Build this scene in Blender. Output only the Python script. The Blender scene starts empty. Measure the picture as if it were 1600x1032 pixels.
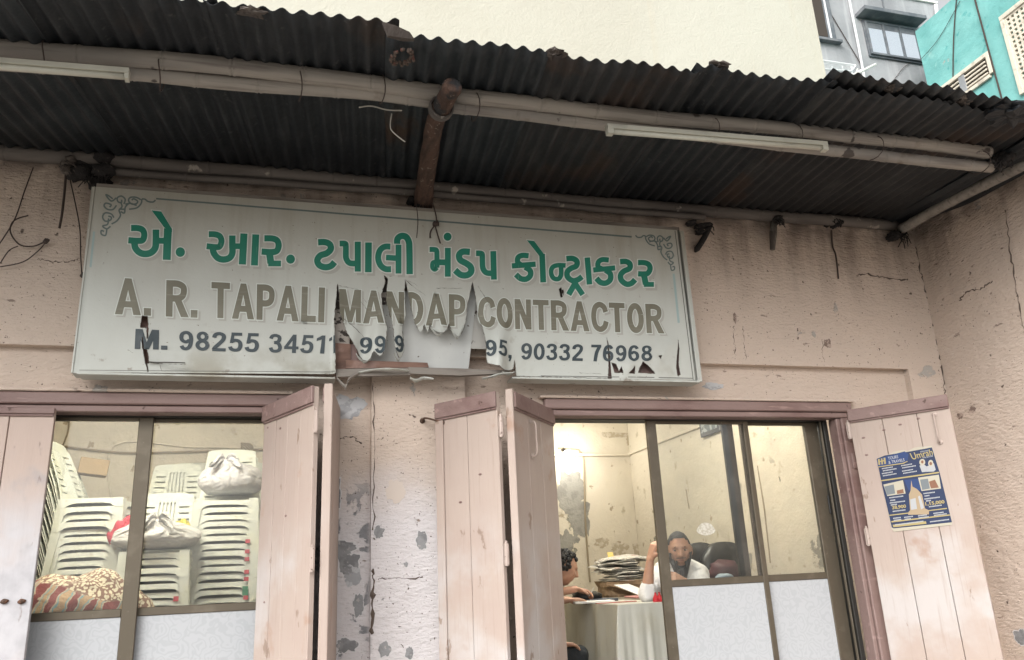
import bpy, bmesh, math, random
import numpy as np
from mathutils import Vector, Matrix, noise as mnoise
from mathutils.geometry import tessellate_polygon
random.seed(7)
S = bpy.context.scene
COL = S.collection
rad = math.radians

# ------------------------------------------------------------------ camera
YAW, PITCH, ROLL, FPX = rad(16.16873435), rad(17.33526858), rad(-2.79929816), 1247.17
CAM = np.array([0.0, -4.4, 1.55])
def _axes():
    f = np.array([math.sin(YAW)*math.cos(PITCH), math.cos(YAW)*math.cos(PITCH), math.sin(PITCH)])
    r = np.array([math.cos(YAW), -math.sin(YAW), 0.0]); u = np.cross(r, f)
    c, s = math.cos(ROLL), math.sin(ROLL)
    return np.array([c*r+s*u, -s*r+c*u, f])
AX = _axes()
cam_d = bpy.data.cameras.new('camera'); cam = bpy.data.objects.new('camera', cam_d); COL.objects.link(cam)
m = Matrix.Identity(4)
for i in range(3):
    m[i][0], m[i][1], m[i][2], m[i][3] = AX[0][i], AX[1][i], -AX[2][i], CAM[i]
cam.matrix_world = m
cam_d.sensor_width = 36; cam_d.lens = 36*FPX/1600; cam_d.clip_start = .05; cam_d.clip_end = 500
S.camera = cam

# ------------------------------------------------------------------ world, sun, exposure
SUN_EL, SUN_AZ = rad(40), rad(222)          # behind and a little left of the viewer
W = bpy.data.worlds.new('World'); S.world = W; W.use_nodes = True
nt = W.node_tree; nt.nodes.clear()
sky = nt.nodes.new('ShaderNodeTexSky'); sky.sky_type = 'NISHITA'; sky.sun_disc = False
sky.sun_elevation = SUN_EL; sky.sun_rotation = SUN_AZ; sky.dust_density = 4; sky.air_density = 1.0
hs = nt.nodes.new('ShaderNodeHueSaturation'); hs.inputs['Saturation'].default_value = .10
bg = nt.nodes.new('ShaderNodeBackground'); bg.inputs['Strength'].default_value = .15
wo = nt.nodes.new('ShaderNodeOutputWorld')
nt.links.new(sky.outputs[0], hs.inputs['Color']); nt.links.new(hs.outputs[0], bg.inputs[0]); nt.links.new(bg.outputs[0], wo.inputs[0])
sl = bpy.data.lights.new('sun', 'SUN'); sl.energy = 1.4; sl.angle = rad(50); sl.color = (1, .96, .9)
so = bpy.data.objects.new('sun', sl); COL.objects.link(so)
sd = Vector((math.sin(SUN_AZ)*math.cos(SUN_EL), math.cos(SUN_AZ)*math.cos(SUN_EL), math.sin(SUN_EL)))
so.rotation_euler = sd.to_track_quat('Z', 'Y').to_euler(); so.location = (-2, -12, 12)
S.view_settings.view_transform = 'Standard'; S.view_settings.look = 'None'
S.view_settings.exposure = .88; S.view_settings.gamma = 1
S.render.engine = 'CYCLES'
S.cycles.max_bounces = 6; S.cycles.diffuse_bounces = 3; S.cycles.glossy_bounces = 3
S.cycles.transparent_max_bounces = 12; S.cycles.caustics_reflective = False; S.cycles.caustics_refractive = False
S.cycles.use_denoising = True

# ------------------------------------------------------------------ picture point -> place in the world on a known plane
def ray(x, y): return AX.T @ np.array([(x-800)/FPX, -(y-516)/FPX, 1.0])
def P(x, y, Y): d = ray(x, y); return Vector(CAM + (Y-CAM[1])/d[1]*d)
def PZ(x, y, Z): d = ray(x, y); return Vector(CAM + (Z-CAM[2])/d[2]*d)
def PX(x, y, X): d = ray(x, y); return Vector(CAM + (X-CAM[0])/d[0]*d)
def PL(x, y, p0, n):
    d = Vector(ray(x, y)); c = Vector(CAM)
    return c + d*((Vector(p0)-c).dot(Vector(n))/d.dot(Vector(n)))

# ------------------------------------------------------------------ object helpers
def tag(o, label=None, cat=None, group=None, kind=None):
    if label: o['label'] = label
    if cat: o['category'] = cat
    if group: o['group'] = group
    if kind: o['kind'] = kind
    return o
WM = {}
def thing(name, loc, label, cat, group=None, rz=0):
    o = bpy.data.objects.new(name, None); COL.objects.link(o)
    o.empty_display_size = .1
    o.location = loc; o.rotation_euler = (0, 0, rz)
    WM[o] = Matrix.Translation(Vector(loc)) @ Matrix.Rotation(rz, 4, 'Z')
    return tag(o, label, cat, group)
def mk(name, verts, faces, mat, parent=None, origin=None, smooth=False, local=False):
    me = bpy.data.meshes.new(name)
    if parent is not None and not local:
        inv = WM[parent].inverted(); vv = [inv @ Vector(v) for v in verts]
    elif origin is not None:
        oo = Vector(origin); vv = [Vector(v)-oo for v in verts]
    else: vv = [Vector(v) for v in verts]
    me.from_pydata([tuple(v) for v in vv], [], faces)
    me.materials.append(mat)
    if smooth: me.polygons.foreach_set('use_smooth', [True]*len(me.polygons))
    me.update()
    o = bpy.data.objects.new(name, me); COL.objects.link(o)
    if parent is not None:
        o.parent = parent; WM[o] = WM[parent].copy()
    elif origin is not None:
        o.location = origin; WM[o] = Matrix.Translation(Vector(origin))
    else: WM[o] = Matrix.Identity(4)
    return o
class MB:
    def __init__(s): s.v = []; s.f = []
    def add(s, vs, fs):
        n = len(s.v); s.v += [Vector(v) for v in vs]; s.f += [tuple(i+n for i in f) for f in fs]; return s
    def box(s, a, b, M=None):
        x0, y0, z0 = a; x1, y1, z1 = b
        vs = [Vector(q) for q in ((x0,y0,z0),(x1,y0,z0),(x1,y1,z0),(x0,y1,z0),(x0,y0,z1),(x1,y0,z1),(x1,y1,z1),(x0,y1,z1))]
        if M is not None: vs = [M @ v for v in vs]
        return s.add(vs, [(0,3,2,1),(4,5,6,7),(0,1,5,4),(1,2,6,5),(2,3,7,6),(3,0,4,7)])
    def bbox(s, a, b, bev=.004, M=None):
        bm = bmesh.new(); bmesh.ops.create_cube(bm, size=1)
        a = Vector(a); b = Vector(b); c = (a+b)/2; d = b-a
        for v in bm.verts: v.co = Vector((c[i]+v.co[i]*d[i] for i in range(3)))
        bmesh.ops.bevel(bm, geom=bm.edges[:], offset=min(bev, min(abs(q) for q in d)*.4), segments=1, affect='EDGES')
        s.bm(bm, M); return s
    def bm(s, bm, M=None):
        bm.verts.index_update()
        s.add([(M @ v.co if M is not None else v.co.copy()) for v in bm.verts], [tuple(v.index for v in f.verts) for f in bm.faces]); bm.free(); return s
    def quadprism(s, q, off):
        off = Vector(off); q = [Vector(p) for p in q]; n = len(q)
        s.add(q+[p+off for p in q], [tuple(range(n)), tuple(range(2*n-1, n-1, -1))]+[((i+1) % n, i, i+n, (i+1) % n+n) for i in range(n)]); return s
    def tube(s, path, r, n=8, cap=True, flat=1.0):
        path = [Vector(p) for p in path]; k = len(path)
        rs = r if isinstance(r, (list, tuple)) else [r]*k
        base = len(s.v); up = None
        for i, p in enumerate(path):
            t = (path[min(i+1, k-1)]-path[max(i-1, 0)]).normalized()
            if up is None:
                up = Vector((0, 0, 1)) if abs(t.z) < .9 else Vector((1, 0, 0))
            a = t.cross(up).normalized(); b = a.cross(t).normalized(); up = b
            for j in range(n):
                th = 2*math.pi*j/n; s.v.append(p+(a*math.cos(th)+b*math.sin(th)*flat)*rs[i])
        for i in range(k-1):
            for j in range(n):
                s.f.append((base+i*n+j, base+i*n+(j+1) % n, base+(i+1)*n+(j+1) % n, base+(i+1)*n+j))
        if cap:
            s.f.append(tuple(base+j for j in range(n-1, -1, -1))); s.f.append(tuple(base+(k-1)*n+j for j in range(n)))
        return s
    def blob(s, c, r, seg=16, ring=10, amp=0, fr=4, seed=0, fn=None):
        c = Vector(c); base = len(s.v)
        for i in range(ring+1):
            ph = math.pi*i/ring
            for j in range(seg):
                th = 2*math.pi*j/seg
                d = Vector((math.sin(ph)*math.cos(th), math.sin(ph)*math.sin(th), math.cos(ph)))
                k = 1+amp*mnoise.noise(d*fr+Vector((seed, 0, 0)))
                p = Vector((d.x*r[0], d.y*r[1], d.z*r[2]))*k
                if fn: p = fn(d, p)
                s.v.append(c+p)
        for i in range(ring):
            for j in range(seg):
                s.f.append((base+i*seg+j, base+(i+1)*seg+j, base+(i+1)*seg+(j+1) % seg, base+i*seg+(j+1) % seg))
        return s
    def build(s, name, mat, parent=None, origin=None, smooth=False, local=False):
        return mk(name, s.v, s.f, mat, parent, origin, smooth, local)
def smooth_path(pts, n=6):
    pts = [Vector(p) for p in pts]; out = []
    for i in range(len(pts)-1):
        p0 = pts[max(i-1, 0)]; p1 = pts[i]; p2 = pts[i+1]; p3 = pts[min(i+2, len(pts)-1)]
        for k in range(n):
            t = k/n
            out.append(.5*((2*p1)+(p2-p0)*t+(2*p0-5*p1+4*p2-p3)*t*t+(3*p1-p0-3*p2+p3)*t*t*t))
    out.append(pts[-1]); return out
def dup(root, loc, rz=0, label=None, group=None):
    r = root.copy(); COL.objects.link(r); r.location = loc; r.rotation_euler = (0, 0, rz)
    if label: r['label'] = label
    if group: r['group'] = group
    for ch in list(root.children):
        c = ch.copy(); COL.objects.link(c); c.parent = r
        for g in ch.children:
            d = g.copy(); COL.objects.link(d); d.parent = c
    return r

# ------------------------------------------------------------------ materials
def mat(name, base, rough=.7, metal=0, layers=(), bumps=(), obj=False, spec=None, emit=None, coord_scale=1):
    m = bpy.data.materials.new(name); m.use_nodes = True; nt = m.node_tree; N = nt.nodes; L = nt.links
    b = N['Principled BSDF']; b.inputs['Roughness'].default_value = rough; b.inputs['Metallic'].default_value = metal
    if spec is not None: b.inputs['Specular IOR Level'].default_value = spec
    if emit: b.inputs['Emission Color'].default_value = (*emit[0], 1); b.inputs['Emission Strength'].default_value = emit[1]
    if obj: tc = N.new('ShaderNodeTexCoord'); co = tc.outputs['Object']
    else: g = N.new('ShaderNodeNewGeometry'); co = g.outputs['Position']
    sep = N.new('ShaderNodeSeparateXYZ'); L.new(co, sep.inputs[0])
    def noise(scale, stretch=(1, 1, 1), detail=5, seed=0, kind='noise', rough=.55, dist=0):
        mp = N.new('ShaderNodeMapping'); L.new(co, mp.inputs[0]); mp.inputs['Scale'].default_value = [q*scale for q in stretch]; mp.inputs['Location'].default_value = (seed, seed*.7, seed*1.3)
        if kind == 'voronoi':
            t = N.new('ShaderNodeTexVoronoi'); L.new(mp.outputs[0], t.inputs[0]); t.inputs['Scale'].default_value = 1; return t.outputs['Distance']
        if kind == 'edge':
            t = N.new('ShaderNodeTexVoronoi'); t.feature = 'DISTANCE_TO_EDGE'
            nn = N.new('ShaderNodeTexNoise'); L.new(mp.outputs[0], nn.inputs[0]); nn.inputs['Scale'].default_value = 3
            mx = N.new('ShaderNodeMix'); mx.data_type = 'RGBA'; mx.inputs[0].default_value = .25; L.new(mp.outputs[0], mx.inputs[6]); L.new(nn.outputs['Color'], mx.inputs[7])
            L.new(mx.outputs[2], t.inputs[0]); t.inputs['Scale'].default_value = 1; return t.outputs['Distance']
        t = N.new('ShaderNodeTexNoise'); L.new(mp.outputs[0], t.inputs[0]); t.inputs['Scale'].default_value = 1
        t.inputs['Detail'].default_value = detail; t.inputs['Roughness'].default_value = rough; t.inputs['Distortion'].default_value = dist
        return t.outputs[0]
    def ramp(s, lo, hi):
        r = N.new('ShaderNodeMapRange'); r.interpolation_type = 'SMOOTHSTEP'; L.new(s, r.inputs[0]); r.inputs[1].default_value = lo; r.inputs[2].default_value = hi; return r.outputs[0]
    def mul(a, c):
        q = N.new('ShaderNodeMath'); q.operation = 'MULTIPLY'; L.new(a, q.inputs[0])
        if isinstance(c, (int, float)): q.inputs[1].default_value = c
        else: L.new(c, q.inputs[1])
        return q.outputs[0]
    cur = None; hts = []
    for ly in layers:
        f = ramp(noise(ly.get('scale', 5), ly.get('stretch', (1, 1, 1)), ly.get('detail', 5), ly.get('seed', 0), ly.get('kind', 'noise'), ly.get('nr', .55), ly.get('dist', 0)), ly.get('lo', .45), ly.get('hi', .6))
        for ax in 'xyz':
            for key in (ax, ax+'2'):
                if key in ly:
                    lo, hi = ly[key]; s = sep.outputs['xyz'.index(ax)]
                    if ly.get('wob'):
                        w = N.new('ShaderNodeMath'); w.operation = 'MULTIPLY_ADD'; L.new(noise(ly.get('wobs', 4), seed=3), w.inputs[0]); w.inputs[1].default_value = ly['wob']; L.new(s, w.inputs[2]); s = w.outputs[0]
                    f = mul(f, ramp(s, lo, hi))
        if 'amt' in ly: f = mul(f, ly['amt'])
        mx = N.new('ShaderNodeMix'); mx.data_type = 'RGBA'; L.new(f, mx.inputs[0]); mx.inputs[7].default_value = (*ly['col'], 1)
        if cur is None: mx.inputs[6].default_value = (*base, 1)
        else: L.new(cur, mx.inputs[6])
        cur = mx.outputs[2]
        if ly.get('h'): hts.append((f, ly['h']))
    if cur is None: b.inputs['Base Color'].default_value = (*base, 1)
    else: L.new(cur, b.inputs['Base Color'])
    prev = None
    for f, h in hts:
        bp = N.new('ShaderNodeBump'); bp.inputs['Strength'].default_value = 1; bp.inputs['Distance'].default_value = h; L.new(f, bp.inputs['Height'])
        if prev: L.new(prev, bp.inputs['Normal'])
        prev = bp.outputs[0]
    for bmp in bumps:
        sc, dist = bmp[0], bmp[1]; st = bmp[2] if len(bmp) > 2 else (1, 1, 1); kd = bmp[3] if len(bmp) > 3 else 'noise'
        bp = N.new('ShaderNodeBump'); bp.inputs['Strength'].default_value = 1; bp.inputs['Distance'].default_value = dist
        L.new(noise(sc, st, 6, kind=kd), bp.inputs['Height'])
        if prev: L.new(prev, bp.inputs['Normal'])
        prev = bp.outputs[0]
    if prev: L.new(prev, b.inputs['Normal'])
    return m
D = dict
PINK = (.59, .485, .41)
M = {}
wall_layers = [
    D(scale=1.3, lo=.35, hi=.7, col=(.535, .445, .38), amt=.7),
    D(scale=.9, seed=5, lo=.2, hi=.4, col=(.62, .585, .59), amt=1, z=(2.4, 1.95), x=(0.0, .1), x2=(1.25, 1.1), wob=.25),
    D(scale=6, seed=2, lo=.56, hi=.6, col=(.24, .24, .25), h=-.004, z=(2.2, 1.9), x=(.0, .1), x2=(.46, .42), detail=7, dist=.6),
    D(scale=4, seed=12, lo=.69, hi=.71, col=(.27, .27, .27), h=-.004, z=(2.45, 2.2), x=(.0, .1), x2=(1.2, 1.1), detail=7, dist=.6),
    D(scale=3.3, seed=31, lo=.665, hi=.68, col=(.40, .37, .34), h=-.003, detail=7, dist=.4),
    D(scale=70, seed=8, lo=.68, hi=.73, col=(.13, .10, .085), detail=2),
    D(scale=24, seed=19, lo=.70, hi=.745, col=(.12, .09, .075), detail=3, h=-.004),
    D(scale=11, seed=23, stretch=(1, 1, 2.5), lo=.66, hi=.73, col=(.27, .21, .175), detail=6, h=-.002),
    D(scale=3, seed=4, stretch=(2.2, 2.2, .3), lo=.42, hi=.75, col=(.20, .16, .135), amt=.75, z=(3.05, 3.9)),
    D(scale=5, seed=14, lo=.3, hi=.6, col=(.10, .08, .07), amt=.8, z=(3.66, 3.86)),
]
wb = [(9, .012, (1, 1, 1.8)), (26, .0085, (1, 1, 2.6)), (85, .0022)]
M['plaster'] = mat('pink_plaster', PINK, .9, layers=wall_layers, bumps=wb, spec=.2)
M['inner'] = mat('cream_inner_plaster', (.62, .565, .465), .85, layers=[
    D(scale=1.4, lo=.4, hi=.7, col=(.56, .50, .41), amt=.7),
    D(scale=1.6, seed=6, lo=.60, hi=.615, col=(.27, .26, .22), h=-.006, detail=8, z=(2.5, 2.3), wob=.1),
    D(scale=9, seed=9, lo=.64, hi=.7, col=(.28, .22, .15), detail=7, amt=.8),
    D(scale=5, seed=41, lo=.62, hi=.70, col=(.36,.31,.22), detail=8, amt=.7),
], bumps=[(7, .012), (45, .003)], spec=.2)
M['cream'] = mat('cream_wall', (.465, .455, .39), .9, layers=[D(scale=.4, lo=.4, hi=.7, col=(.44, .425, .36)), D(scale=3, seed=5, lo=.72, hi=.76, col=(.5, .47, .38)), D(scale=1.5, stretch=(3, 3, .12), seed=2, lo=.55, hi=.75, col=(.46, .43, .35), amt=.5)], bumps=[(5, .01), (20, .006)], spec=.2)
M['grey'] = mat('grey_render', (.32, .33, .34), .9, layers=[D(scale=.7, lo=.4, hi=.65, col=(.24, .25, .26)), D(scale=1.2, stretch=(2, 2, .2), seed=3, lo=.5, hi=.7, col=(.44, .45, .46), amt=.7)], bumps=[(15, .01)], spec=.2)
M['greydark'] = mat('dark_concrete', (.10, .115, .13), .9, layers=[D(scale=3, lo=.4, hi=.7, col=(.18, .19, .2))])
M['teal'] = mat('teal_paint', (.20, .46, .44), .85, layers=[D(scale=.8, lo=.42, hi=.62, col=(.15, .385, .37)), D(scale=5, seed=3, lo=.6, hi=.72, col=(.09, .32, .31), detail=8), D(scale=2.3, seed=8, lo=.67, hi=.70, col=(.36, .37, .33), h=-.004, detail=7), D(scale=2, seed=21, lo=.6,hi=.7, col=(.26, .50, .47))], bumps=[(10, .012), (40, .005)], spec=.2)
M['offwhite'] = mat('cream_jali', (.62, .57, .47), .9, layers=[D(scale=6, lo=.5, hi=.7, col=(.42, .38, .31))], bumps=[(30, .004)])
M['tin'] = mat('sooty_corrugated_iron', (.009, .012, .016), .6, .2, layers=[
    D(scale=2.2, lo=.45, hi=.7, col=(.022, .026, .030)), D(scale=7, seed=3, stretch=(3, .5, 1), lo=.5, hi=.72, col=(.038, .041, .045), amt=.7),
    D(scale=1.5, seed=9, lo=.56, hi=.70, col=(.042, .030, .024), detail=7), D(scale=26, seed=2, lo=.62, hi=.72, col=(.09, .09, .088), amt=.5), D(scale=1.2, seed=18, lo=.35, hi=.55, col=(.009, .010, .012), y=(-.55, -.1), amt=.8)], bumps=[(18, .004), (80, .0015)])
M['tin2'] = mat('browner_corrugated_iron', (.015, .0165, .019), .62, .2, layers=[D(scale=2.6, seed=31, lo=.42, hi=.7, col=(.028, .030, .033)), D(scale=7, seed=3, stretch=(3, .5, 1), lo=.5, hi=.72, col=(.05, .05, .05), amt=.7), D(scale=1.7, seed=19, lo=.55, hi=.68, col=(.040, .026, .02), detail=8), D(scale=1.2, seed=18, lo=.35, hi=.55, col=(.012, .012, .013), y=(-.55, -.1), amt=.8)], bumps=[(18, .004), (80, .0015)])
M['tin3'] = mat('bluish_corrugated_iron', (.015, .020, .025), .55, .25, layers=[D(scale=2.1, seed=51, lo=.42, hi=.66, col=(.030, .037, .043)), D(scale=9, seed=3, stretch=(3, .4, 1), lo=.5, hi=.72, col=(.055, .06, .065), amt=.7), D(scale=1.3, seed=39, lo=.58, hi=.68, col=(.05, .03, .02), detail=8), D(scale=1.2, seed=18, lo=.35, hi=.55, col=(.010, .012, .014), y=(-.55, -.1), amt=.8)], bumps=[(18, .004), (80, .0015)])
M['bamboo'] = mat('weathered_bamboo', (.30, .275, .245), .7, layers=[D(scale=3, stretch=(.4, 3, 3), lo=.4, hi=.65, col=(.21, .195, .18)), D(scale=4, seed=7, lo=.6, hi=.72, col=(.12, .09, .07)), D(scale=40, stretch=(.05, 1, 1), seed=3, lo=.5, hi=.7, col=(.13, .11, .10), amt=.7), D(scale=6, seed=13, lo=.66, hi=.7, col=(.06, .05, .045))], bumps=[(60, .002, (.05, 1, 1))])
M['bamboo_dark'] = mat('sooty_bamboo', (.13, .115, .105), .8, layers=[D(scale=3, stretch=(.3, 3, 3), lo=.4, hi=.65, col=(.075, .065, .06)), D(scale=9, seed=7, lo=.62, hi=.68, col=(.3, .27, .24))], bumps=[(60, .002, (.05, 1, 1))])
M['log'] = mat('brown_log', (.085, .047, .033), .9, layers=[D(scale=14, stretch=(2, .4, .6), lo=.45, hi=.6, col=(.05, .028, .02)), D(scale=6, seed=5, lo=.5, hi=.6, col=(.022, .022, .024), y=(-.95, -1.05)), D(scale=30, seed=2, lo=.64, hi=.7, col=(.3, .25, .2), amt=.6)], bumps=[(22, .02, (1.5, .3, .6)), (90, .006)])
M['soot'] = mat('soot_black', (.016, .014, .014), .95, layers=[D(scale=30, lo=.6, hi=.7, col=(.08, .07, .06))], bumps=[(30, .02)])
M['bark'] = mat('grey_stub_wood', (.075, .062, .055), .9, layers=[D(scale=20, stretch=(1, 1, .3), lo=.5, hi=.7, col=(.2, .18, .16))], bumps=[(40, .01, (1, 1, .2))])
M['shut'] = mat('pink_shutter_paint', (.42, .34, .295), .7, layers=[D(scale=2.5, lo=.4, hi=.7, col=(.40, .315, .275), amt=.8), D(scale=2.2, seed=5, lo=.42, hi=.62, col=(.50, .48, .475), z=(2.1, 1.7), amt=.7, wob=.3), D(scale=16, seed=3, stretch=(1, 1, .35), lo=.68, hi=.74, col=(.22, .15, .11)), D(scale=3.5, seed=11, lo=.62, hi=.75, col=(.33, .19, .12), amt=.6), D(scale=60, stretch=(1, 1, .05), seed=8, lo=.55, hi=.75, col=(.34, .26, .22), amt=.5), D(scale=7, seed=27, stretch=(1,1,.5), lo=.66, hi=.69, col=(.24, .17, .13), detail=8, amt=.8)], bumps=[(12, .004, (1, 1, .15)), (90, .0012, (1, 1, .08))])
M['shutw'] = mat('low_whitish_shutter', (.46, .36, .31), .55, layers=[D(scale=1.8, seed=5, lo=.25, hi=.5, col=(.50, .495, .52), z=(2.35, 1.95), amt=.95, wob=.3), D(scale=5, seed=15, lo=.55, hi=.72, col=(.30, .29, .31), z=(2.4, 2.1), amt=.5), D(scale=16, seed=3, stretch=(1, 1, .35), lo=.64, hi=.72, col=(.20, .15, .13))], bumps=[(12, .004, (1, 1, .15))])  # turns whiter towards the bottom
M['rail'] = mat('mauve_wood_paint', (.235, .16, .145), .6, layers=[D(scale=6, stretch=(.4, 1, 1), lo=.45, hi=.7, col=(.18, .11, .10)), D(scale=20, stretch=(.2, 1, 1), seed=5, lo=.6, hi=.7, col=(.32, .22, .2)), D(scale=14, seed=9, lo=.68, hi=.73, col=(.09, .05, .04))], bumps=[(30, .004, (.2, 1, 1)), (100, .0015)])
M['alu'] = mat('brown_anodised_aluminium', (.125, .105, .078), .42, .55, layers=[D(scale=8, lo=.5, hi=.75, col=(.17, .145, .11)), D(scale=50, seed=3, lo=.66, hi=.75, col=(.3, .27, .22), amt=.5)])
M['aludark'] = mat('dark_window_track', (.035, .033, .03), .5, .4)
M['iron'] = mat('rusty_iron', (.09, .055, .04), .7, .4, layers=[D(scale=40, lo=.5, hi=.6, col=(.16, .08, .05))])
M['hinge'] = mat('painted_hinge', (.42, .34, .30), .5, .2, layers=[D(scale=60, lo=.6, hi=.7, col=(.13, .09, .07))])
M['tube'] = mat('unlit_tube_batten', (.50, .49, .42), .4, layers=[D(scale=5, lo=.5, hi=.7, col=(.38, .37, .32))])
M['plastic'] = mat('white_plastic_chair', (.55, .57, .52), .42, layers=[D(scale=5, lo=.45, hi=.7, col=(.54, .55, .46)), D(scale=20, seed=4, lo=.6, hi=.72, col=(.36, .33, .25), amt=.5)])
M['sticker_red'] = mat('red_sticker', (.42, .05, .07), .5)
M['sticker_green'] = mat('green_sticker', (.03, .20, .10), .5)
M['cloth_w'] = mat('white_cloth', (.56, .55, .53), .85, layers=[D(scale=6, lo=.45, hi=.7, col=(.47, .46, .45))], bumps=[(12, .014, (1, 1, 1)), (40, .003)])
M['cloth_g'] = mat('greyish_white_cloth', (.46, .45, .46), .85, layers=[D(scale=6, lo=.45, hi=.7, col=(.50, .49, .50))], bumps=[(9, .016, (1.5, 1, .6)), (30, .003)])
M['cloth_r'] = mat('red_cloth', (.45, .035, .06), .85, bumps=[(18, .02)])
M['cloth_y'] = mat('yellow_bag', (.55, .47, .06), .5, bumps=[(25, .02)])
M['card'] = mat('cardboard', (.33, .24, .14), .85, bumps=[(60, .002)])
M['tablecloth'] = mat('pale_plastic_tablecloth', (.50, .495, .44), .33, layers=[D(scale=3, lo=.45, hi=.7, col=(.44, .42, .34))], bumps=[(5, .010, (1.2, 1.2, .2))])
M['tabletop'] = mat('pale_tabletop', (.60, .59, .56), .35, layers=[D(scale=4, lo=.45, hi=.7, col=(.52, .51, .48))])
M['leather'] = mat('black_leather', (.012, .013, .014), .28, bumps=[(70, .002)])
M['paper'] = mat('newsprint', (.56, .54, .49), .9, layers=[D(scale=70, stretch=(1, 1, .3), lo=.5, hi=.56, col=(.34, .33, .31), amt=.8), D(scale=9, seed=3, lo=.60, hi=.62, col=(.40, .20, .16), amt=.6)])
M['paper_brown'] = mat('brown_wrapping_paper', (.19, .125, .075), .9, layers=[D(scale=12, lo=.5, hi=.62, col=(.30, .22, .14))], bumps=[(16, .02)])
M['paper_w'] = mat('white_paper', (.72, .71, .69), .8)
M['paper_y'] = mat('yellow_envelope', (.65, .50, .17), .8)
M['red'] = mat('red_plastic', (.45, .02, .03), .35)
M['black'] = mat('black_plastic', (.012, .012, .012), .4)
M['metal'] = mat('bright_steel', (.6, .6, .6), .3, .9)
M['whitepaint'] = mat('white_paint', (.72, .71, .66), .5)
M['cable'] = mat('dirty_cable', (.27, .22, .15), .7)
M['cabled'] = mat('dark_wire', (.05, .035, .03), .8)
M['cablew'] = mat('pale_cord', (.45, .44, .40), .8)
M['pipe'] = mat('white_pipe', (.66, .67, .68), .5)
M['floor'] = mat('cement_floor', (.24, .22, .19), .7, layers=[D(scale=3, lo=.4, hi=.7, col=(.18, .165, .14))])
M['street'] = mat('dusty_street', (.30, .28, .25), .95, layers=[D(scale=1.2, lo=.4, hi=.7, col=(.17, .155, .14)), D(scale=30, seed=2, lo=.6, hi=.7, col=(.3, .28, .26))], bumps=[(25, .01)])
M['ceil'] = mat('ceiling_white', (.66, .62, .50), .9)
M['wood'] = mat('rough_wood', (.22, .13, .10), .85, layers=[D(scale=16, stretch=(.15, 1, 1), lo=.45, hi=.65, col=(.12, .07, .055)), D(scale=4, seed=3, lo=.55, hi=.65, col=(.30, .2, .17))], bumps=[(30, .006, (.1, 1, 1))])
M['woodgrey'] = mat('grey_batten_wood', (.24, .215, .19), .85, layers=[D(scale=16, stretch=(.15, 1, 1), lo=.45, hi=.65, col=(.14, .12, .105))], bumps=[(30, .006, (.1, 1, 1))])
M['flake'] = mat('flaking_backing_board', (.42, .38, .34), .9, layers=[D(scale=16, stretch=(1, 1, 1.5), lo=.44, hi=.50, col=(.06, .05, .045), detail=8)], bumps=[(30, .006)])
M['whiteback'] = mat('white_tin_backing', (.55, .56, .54), .6, layers=[D(scale=2, lo=.45, hi=.7, col=(.46, .47, .46)), D(scale=30, seed=4, lo=.68, hi=.72, col=(.10, .08, .06))])
M['sheetspeck'] = mat('speckled_white_board', (.50, .49, .46), .7, layers=[D(scale=22, lo=.60, hi=.64, col=(.10, .08, .07), detail=8)])
M['hole'] = mat('dark_hollow', (.05, .04, .032), .95)
M['vinyl'] = mat('sign_vinyl', (.52, .54, .505), .45, layers=[
    D(scale=2, lo=.42, hi=.66, col=(.48, .49, .455), amt=.8),
    D(scale=5, seed=3, stretch=(3, 1, .25), lo=.45, hi=.75, col=(.38, .36, .31), z=(2.95, 3.6), amt=.75),
    D(scale=1, seed=3, lo=0, hi=.01, col=(.36, .33, .27), z=(2.9, 3.75), amt=.6),  # awning shade painted into the vinyl, darker towards the top
    D(scale=60, seed=8, lo=.70, hi=.74, col=(.18, .15, .12)),
    D(scale=9, seed=28, lo=.67, hi=.73, col=(.24, .20, .16), amt=.7, z=(3.0, 2.7)),
    D(scale=3, seed=17, lo=.52, hi=.7, col=(.30, .28, .22), z=(2.86, 2.64), amt=.8)], bumps=[(3, .006), (60, .0006)], spec=.4)
M['ink_green'] = mat('green_ink', (.006, .165, .105), .5, layers=[D(scale=3, lo=.45, hi=.7, col=(.012, .19, .13)), D(scale=60, stretch=(1, 1, .1), seed=5, lo=.68, hi=.74, col=(.25, .33, .28), amt=.6)])
M['ink_olive'] = mat('faded_olive_ink', (.165, .155, .115), .55, layers=[D(scale=4, lo=.45, hi=.7, col=(.20, .19, .145)), D(scale=26, stretch=(.2, 1, 2), seed=5, lo=.55, hi=.75, col=(.29, .28, .23), amt=.6)])
M['ink_slate'] = mat('slate_ink', (.035, .052, .062), .5, layers=[D(scale=5, lo=.45, hi=.75, col=(.065, .08, .088))])
M['ink_out'] = mat('pale_outline_ink', (.62, .66, .62), .5)
M['ink_shadow'] = mat('soft_grey_shadow_ink', (.40, .395, .36), .5)
M['ink_orn'] = mat('grey_teal_ink', (.135, .175, .17), .5)
M['ink_tealpale'] = mat('pale_teal_ink', (.33, .43, .43), .5)
M['groove'] = mat('sign_frame_line', (.13, .13, .12), .6)
M['skin'] = mat('brown_skin', (.42, .24, .165), .5, layers=[D(scale=25, lo=.4, hi=.7, col=(.37, .20, .135), amt=.6)], obj=False)
M['skin'].node_tree.nodes['Principled BSDF'].inputs['Subsurface Weight'].default_value = .05
M['shirt'] = mat('white_shirt_cloth', (.68, .68, .69), .85, bumps=[(14, .02), (55, .004)])
M['beard'] = mat('grey_black_beard', (.035, .035, .038), .8, layers=[D(scale=60, stretch=(1, 1, .2), lo=.45, hi=.6, col=(.11, .11, .115))], bumps=[(120, .006, (1, 1, .15))])
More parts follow.
